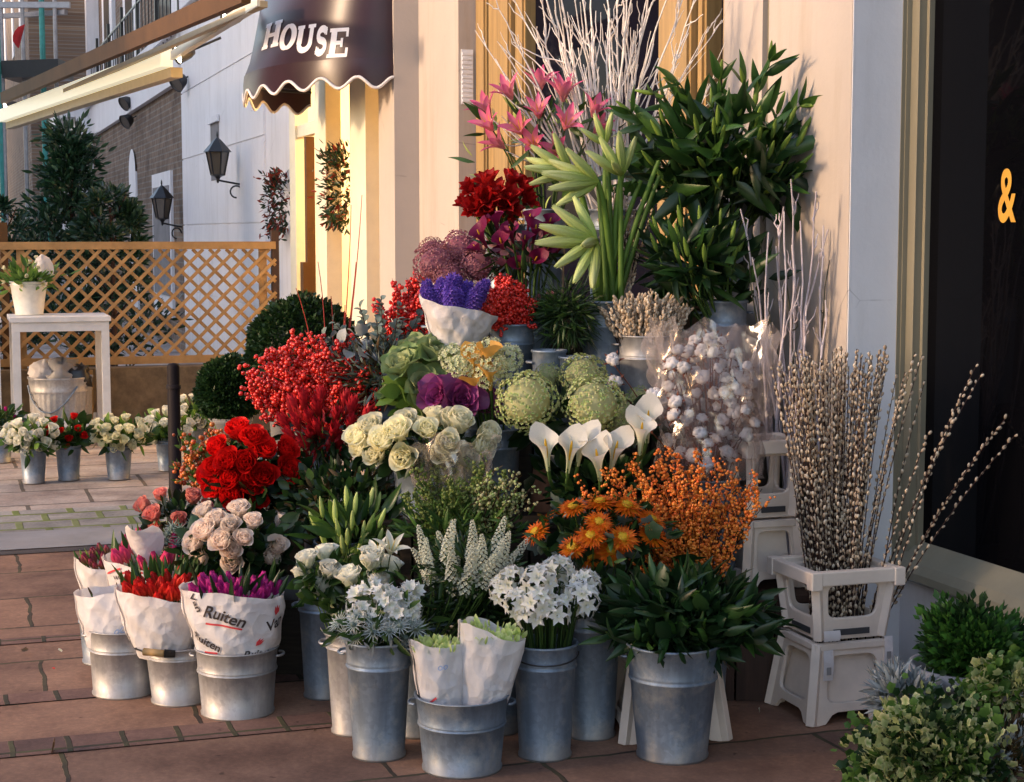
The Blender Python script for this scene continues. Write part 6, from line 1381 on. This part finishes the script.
# cotton
mk('co', 'zinc bucket on the slatted crate hidden behind the cotton', 712, 5.84, .37, .10, .085, .38, tall)
root = thing('cotton_bunch', 'bare cotton branches with white fluffy bolls inside clear film', 'flowers', B_['co'][1], fl); C = P(708, 402, 5.75)-B_['co'][1]
def COT(s):
    L = []; r = random.Random(s)
    for k in range(7):
        a = k*.9+r.uniform(-.3, .3); q = sphere(9, 7); V = q.V*(1+np.array([r.uniform(-.30, .30) for _ in range(len(q.V))]))[:, None]*np.array([r.uniform(.7, 1.2), r.uniform(.7, 1.2), r.uniform(.7, 1.1)]); L.append(txf(T(V, q.F, q.t), None, (.30*math.cos(a), .30*math.sin(a), .42), np.array([.44, .44, .40])))
    for k in range(5): L.append(txf(petal(1.15, .36, 50, 80, .1, -.2, 3, 2, .6, .8), rotz(k*1.257+.6), (0, 0, .10), mi=1))
    return tmerge(L)
BO = protos('cot', 'cotton_boll', COT, ['cotton', 'boll'])
for (a, b) in disc_points(72):
    L = C+np.array([a*.165, RNG.uniform(-.12, .08), b*.22]); mb = MB(); mb.tube(bez(np.array([a*.04, 0, -.1]), L*.5+np.array([0, 0, .05]), L, 6), .003, .002, 5); st = mb.build('branch', 'boll', root); inst(BO[RNG.integers(3)], st, frame(norm(np.array([a, -.8, .5]))+RNG.normal(0, .2, 3), RNG.random()*6), L, RNG.uniform(.026, .040))
for (px, py, Y) in ((614, 362, 5.78), (616, 384, 5.78), (655, 396, 5.7), (672, 368, 5.7), (650, 428, 5.65)):
    L = P(px, py, Y)-B_['co'][1]; mb = MB(); mb.tube(bez(np.array([-.05, 0, -.1]), L*.6, L-np.array([0, 0, .01]), 6), .003, .002, 5); st = mb.build('branch', 'boll', root); inst(BO[0], st, frame(np.array([-.2, -.6, .6]), RNG.random()*6), L, .036)
cello('crumpled clear film sleeve round the cotton bunch', 712, 402, 124, 150, 5.75, .80, 5)
# bare pale twigs at right
mk('bt', 'zinc bucket hidden behind the willow crate, under the bare mauve twigs', 786, 6.16, .0, .10, .08, .42, tall)
root = thing('bare_twig_bunch', 'bare pale mauve branching twigs against the cream wall', 'twigs', B_['bt'][1], fl)
for (px, py) in [(752, 205), (765, 225), (772, 208), (790, 215), (800, 228), (812, 222), (818, 200), (826, 230), (835, 225), (806, 260), (780, 250), (828, 305), (760, 260), (795, 190)]:
    tip = P(px-4, py, 6.08+RNG.uniform(-.05, .03))-B_['bt'][1]; twig(root, np.array([RNG.uniform(-.05, .05), 0, -.1]), tip, 'mauve_twig', .0085, 6, .03, .24)
for (px, py) in [(745, 250), (752, 290), (758, 240), (785, 255), (800, 300), (770, 300), (828, 260)]:
    tip = P(px, py, 6.1)-B_['bt'][1]; twig(root, np.array([RNG.uniform(-.04, .04), .03, -.1]), tip, 'stem_dark', .006, 2, .02, .15)
# ------------------------------------------------------------------ cream plastic crates
def plate(mb, q, hole, arch=False, th=.014, slot=None):
    """one moulded side: quad q (bl, br, tr, tl), a rounded opening, optional arched foot line"""
    q = [np.asarray(p, float) for p in q]; nrm = norm(np.cross(q[1]-q[0], q[3]-q[0]))
    def at(u, v): return (q[0]*(1-u)+q[1]*u)*(1-v)+(q[3]*(1-u)+q[2]*u)*v
    u0, u1, v0, v1 = hole; cu, cv = (u0+u1)/2, (v0+v1)/2; n = 64; outer = []; inner = []
    for k in range(n):
        a = 2*PI*(k+.5)/n; c, s_ = math.cos(a), math.sin(a)
        t = min([(1-cu)/c if c > 1e-6 else 9, -cu/c if c < -1e-6 else 9, (1-cv)/s_ if s_ > 1e-6 else 9, -cv/s_ if s_ < -1e-6 else 9])
        ou, ov = cu+c*t, cv+s_*t
        if arch and ov < .02: d_ = abs(ou-.5); ov = .15*max(0, min(1, (.34-d_)/.10))
        e = 6.0; r = (abs(c/((u1-u0)/2))**e+abs(s_/((v1-v0)/2))**e)**(-1/e); outer.append((ou, ov)); inner.append((cu+c*r, cv+s_*r))
    # put the true corners back
    for (x, y) in ((0, 0), (1, 0), (1, 1), (0, 1)):
        i = min(range(n), key=lambda j: (outer[j][0]-x)**2+(outer[j][1]-y)**2); outer[i] = (x, y)
    V = []
    for dd in (0, -th):
        for ring_ in (outer, inner): V += [at(*p)+nrm*dd for p in ring_]
    Fc = []
    for k in range(n):
        j = (k+1) % n; Fc += [(k, j, n+j, n+k), (2*n+k, 3*n+k, 3*n+j, 2*n+j), (n+k, n+j, 3*n+j, 3*n+k), (k, 2*n+k, 2*n+j, j)]
    mb.add(T(V, Fc))
def crate(label, x, y, z, h1, h2, rot, wt=.155, wm=.125, wb=.16, upper=True, lower=True, name='flower_crate', group='cream plastic flower crates'):
    """lower stand flares to its feet, upper collar flares to its rim; a moulded opening in every side"""
    root = thing(name, label, 'crate', (x, y, z), group, rot)
    def cn(hw, zz): return [np.array([sx*hw, sy*hw*.92, zz]) for sx, sy in ((-1, -1), (1, -1), (1, 1), (-1, 1))]
    def ring(mb, hw, zz, t_, hh):
        hy = hw*.92
        mb.box(-hw-t_/2, hw+t_/2, -hy-t_/2, -hy+t_/2, zz-hh/2, zz+hh/2); mb.box(-hw-t_/2, hw+t_/2, hy-t_/2, hy+t_/2, zz-hh/2, zz+hh/2)
        mb.box(-hw-t_/2, -hw+t_/2, -hy+t_/2+.0005, hy-t_/2-.0005, zz-hh/2+.001, zz+hh/2-.001); mb.box(hw-t_/2, hw+t_/2, -hy+t_/2+.0005, hy-t_/2-.0005, zz-hh/2+.001, zz+hh/2-.001)
    if lower:
        mb = MB(); c0 = cn(wb, 0); c1 = cn(wm+.006, h1)
        for k in range(4):
            j = (k+1) % 4; plate(mb, (c0[k], c0[j], c1[j], c1[k]), (.17, .83, .26, .84), True)
            mb.beam(c0[k]*np.array([.97, .97, 1])+np.array([0, 0, .002]), c1[k]*np.array([.97, .97, 1])-np.array([0, 0, .004]), .030, .030)
        ring(mb, wm+.004, h1-.012, .026, .022)
        mb.build('stand', 'plastic', root, smooth=False)
        mb = MB(); V = cn(wb-.035, h1*.16)+cn(wm-.026, h1-.03)
        mb.add(T(V, [(0, 1, 5, 4), (1, 2, 6, 5), (2, 3, 7, 6), (3, 0, 4, 7)])); mb.build('panel', 'plastic', root, smooth=False)
    if upper:
        zb_ = h1+.006 if lower else 0.0; zt_ = zb_+h2; mb = MB(); c0 = cn(wm-.004, zb_); c1 = cn(wt-.008, zt_-.02)
        for k in range(4):
            j = (k+1) % 4; plate(mb, (c0[k], c0[j], c1[j], c1[k]), (.16, .84, .34, .86))
            mb.beam(c0[k]*np.array([.97, .97, 1])+np.array([0, 0, .002]), c1[k]*np.array([.97, .97, 1]), .030, .030)
            a_ = (c0[k]*.78+c0[j]*.22)+np.array([0, 0, h2*.11]); b_ = (c0[k]*.22+c0[j]*.78)+np.array([0, 0, h2*.11]); o_ = norm(np.array([(c0[k]+c0[j])[0], (c0[k]+c0[j])[1], 0]))*.006
            m2 = MB(); m2.beam(a_+o_, b_+o_, .004, .020); m2.build('slot', 'dark_inside', root, smooth=False)
        ring(mb, wt, zt_-.022, .034, .046)
        for k in range(4): mb.box(-.020, .020, -.020, .020, -.058, .002, None, cn(wt, zt_)[k])
        mb.build('collar', 'plastic', root, smooth=False)
    for ob in root.children:
        if ob.name.startswith(('collar', 'stand')): bv = ob.modifiers.new('bevel', 'BEVEL'); bv.width = .004; bv.segments = 2; bv.limit_method = 'ANGLE'
    return root
ang = -(PI/2-math.atan2(NN[1]*-1, NN[0]*-1)) if False else math.atan2(-NN[1], -NN[0])
cc = P(837, 400, 5.57); 
cr = crate('cream plastic crate on flared feet filled with tall pussy willow beside the window', cc[0], 5.55, 0, .265, .235, ang, wt=.152, wm=.122, wb=.165)
# paper tags taped on the crate
RC = np.array([[math.cos(ang), -math.sin(ang), 0], [math.sin(ang), math.cos(ang), 0], [0, 0, 1.]])
for (lx, lz, w_, h_, rz_) in ((-.105, .20, .035, .10, .12), (-.09, .295, .06, .035, .0), (.118, .235, .03, .09, -.15)):
    mb = MB(); q = T([(-w_/2, 0, -h_/2), (w_/2, 0, -h_/2), (w_/2, -.006, 0), (-w_/2, -.004, 0), (-w_/2, 0, h_/2), (w_/2, 0, h_/2)], [(0, 1, 2, 3), (3, 2, 5, 4)]); fw = .92*(.122+.035*(1-lz/.275) if lz < .27 else .125)+.027
    mb.add(q, None, (lx, -fw-.004, lz)); mb.build('paper_label', 'paper', cr)
    if h_ > .06: m2 = MB(); m2.box(-.008, .008, -.0015, 0, -.03, -.005, None, (lx, -fw-.010, lz)); m2.build('printed_block', 'dust', cr, smooth=False)
root = thing('pussy_willow_bunch', 'big sheaf of tall pussy willow stems standing in the cream crate', 'twigs', (cc[0], 5.55, .05), fl)
def wil(px, py, Y, px0=None):
    tip = P(px, py, Y)-np.array([cc[0], 5.55, .05]); u = (px-835)/85; f0 = np.array([max(-1, min(1, u))*.075+RNG.uniform(-.03, .03), RNG.uniform(-.07, .07), 0]); mid = f0*.5+np.array([tip[0]*.36, tip[1]*.4, tip[2]*.55]); willow(root, f0, tip, mid, int(50*(.6+.4*RNG.random())), .0085, r=.0030, start=.12)
for k in range(84):
    px = 778+120*RNG.beta(1.3, 1.5); wil(px, 345+30*RNG.random()+abs(px-835)*.10, 5.6+RNG.uniform(-.15, .1))
for (px, py) in ((922, 355), (915, 352), (925, 380), (880, 350), (978, 362), (983, 372), (970, 380), (1012, 410), (1018, 432), (1000, 425), (886, 345), (905, 372), (930, 430), (900, 400)): wil(px, py, 5.5+RNG.uniform(-.1, .05))
for (px, py) in ((772, 365), (776, 385)): wil(px, py, 5.55)
crate('cream plastic crate standing on the slatted crate behind the orange berries', P(768, 400, 5.82)[0]-.01, 5.84, .372, .24, .27, ang, wt=.10, wm=.085, wb=.11)
crate('cream plastic stand behind the large bucket of dark green foliage', gx(668, 5.34), 5.34, 0, .27, .2, ang*.4, wb=.17, upper=False)
# ------------------------------------------------------------------ potted plants at the lower right corner
def pot(label, x, y, r, h):
    root = thing('plant_pot', label, 'pot', (x, y, 0), 'pots below the window'); mb = MB(); mb.lathe([(0, 0), (r*.72, 0), (r*.95, h*.85), (r*1.06, h*.86), (r*1.08, h), (r*.98, h), (r*.92, h*.9), (0, h*.88)], 32); mb.build('pot_body', 'kerb', root)
def mass(name, label, px, py, w, h, Y, q, mats, n, sz, up=.5, ztop=None, shape=None, cl=26):
    c = P(px, py, Y); s = S(Y); rx, rz = w/2/s, h/2/s; root = thing(name, label, 'plant', (c[0], Y, 0)); cz = c[2]; mb = MB()
    for k in range(cl):
        D = norm(RNG.normal(size=3)+np.array([0, -.5, .45])); cc_ = np.array([0, 0, cz])+D*np.array([rx, rx*.8, rz])*RNG.uniform(.55, .9); m_ = n//cl; cs = rx*.26; L = cc_+RNG.normal(0, 1, (m_, 3))*cs*.55; Z = (L-cc_)/cs+D*.8+np.array([0, 0, up])
        mi_ = k % len(mats); mb.many(txf(q if not isinstance(q, list) else q[k % 2], mi=mi_), frames(Z+RNG.normal(0, .3, Z.shape), RNG.random(m_)*6.28), L, sz*(.6+.7*RNG.random(m_)))
    mb.build('foliage', mats, root); mb = MB()
    for k in range(8): a = k*2.4; mb.tube(bez(np.array([0, 0, .15]), np.array([.03*math.cos(a), .03*math.sin(a), cz*.7]), np.array([rx*.6*math.cos(a), rx*.5*math.sin(a), cz+rz*.3]), 5), .006, .003, 5)
    mb.build('stem', 'wood_stem', root); return root
IVYR = petal(1, 1.0, 10, 55, 0, .22, 5, 4, .7, .45, .2, .04, 3)
mass('box_bush', 'bright green small leaved bush under the black shop window', 975, 652, 116, 88, 4.85, LEAF_Q, ['leaf_boxbright', 'leaf_boxbright', 'leaf_box'], 7000, .030, cl=46)
pot('stone grey pot under the bright green bush', P(975, 400, 4.85)[0], 4.85, .16, .34)
mass('ivy_plant', 'cream and green variegated ivy spilling at the lower right corner', 935, 764, 184, 136, 4.40, [IVY, IVY, IVYR][:2], ['leaf_varieg', 'leaf_varieg', 'leaf', 'leaf_fresh', 'leaf_dark'], 3300, .025, cl=84)
mass('ivy_plant', 'variegated ivy trailing along the right edge above the larger ivy', 1005, 690, 80, 56, 4.5, [IVY, IVYR], ['leaf_varieg', 'leaf_fresh'], 800, .024, cl=24)
pot('stone grey pot under the variegated ivy', P(965, 400, 4.5)[0], 4.52, .11, .14)
mass('dusty_miller', 'silver grey dusty miller between the crate and the ivy', 903, 698, 60, 46, 4.62, LEAF_N, ['leaf_silver'], 800, .055, cl=18)
mass('heather_plant', 'brownish grey heather at the very lower right edge', 1005, 755, 56, 54, 4.35, LEAF_N, ['leaf_silver', 'leaf_brown'], 900, .045, up=1.2, cl=18)
pot('small grey pot under the silver plant', P(905, 400, 4.66)[0], 4.70, .07, .26)
# fallen leaf and petals on the paving
for (px, py, sz_, mt, lab) in ((52, 755, .05, 'leaf_brown', 'curled brown fallen leaf on the near paving'), (60, 655, .02, 'rose_white', 'white fallen petal on the paving left of the buckets'), (24, 656, .03, 'leaf_brown', 'small tan fallen leaf near the left edge of the paving'), (760, 716, .02, 'rose_white', 'white fallen petal in front of the cream crate')):
    g = G(px, py); mb = MB(); mb.add(IVY, rotx(-1.3)@rotz(RNG.random()*6), (0, 0, .012), sz_); tag(mb.build('fallen_leaf', mt, loc=(g[0], g[1], .004)), lab, 'leaf', 'leaves and petals fallen on the paving')

for k in range(16):
    px, py = RNG.uniform(5, 620), RNG.uniform(600, 775); g = G(px, py)
    mb = MB(); mb.add(petal(1, .7, 60, 95, 0, .3, 3, 3, .8, .45, .3), rotz(RNG.random()*6), (0, 0, .003), RNG.uniform(.010, .022)); tag(mb.build('fallen_petal', ['rose_red', 'rose_white', 'leaf_brown', 'leaf_brown', 'leaf_fresh'][k % 5], loc=(g[0], g[1], .005)), ['tiny red petal fallen on the paving before the buckets', 'tiny white petal fallen on the paving before the buckets', 'tiny scrap of brown leaf fallen on the paving', 'tiny scrap of brown leaf fallen on the paving', 'tiny scrap of green leaf fallen on the paving'][k % 5], 'petal', 'petals and leaf scraps on the paving')
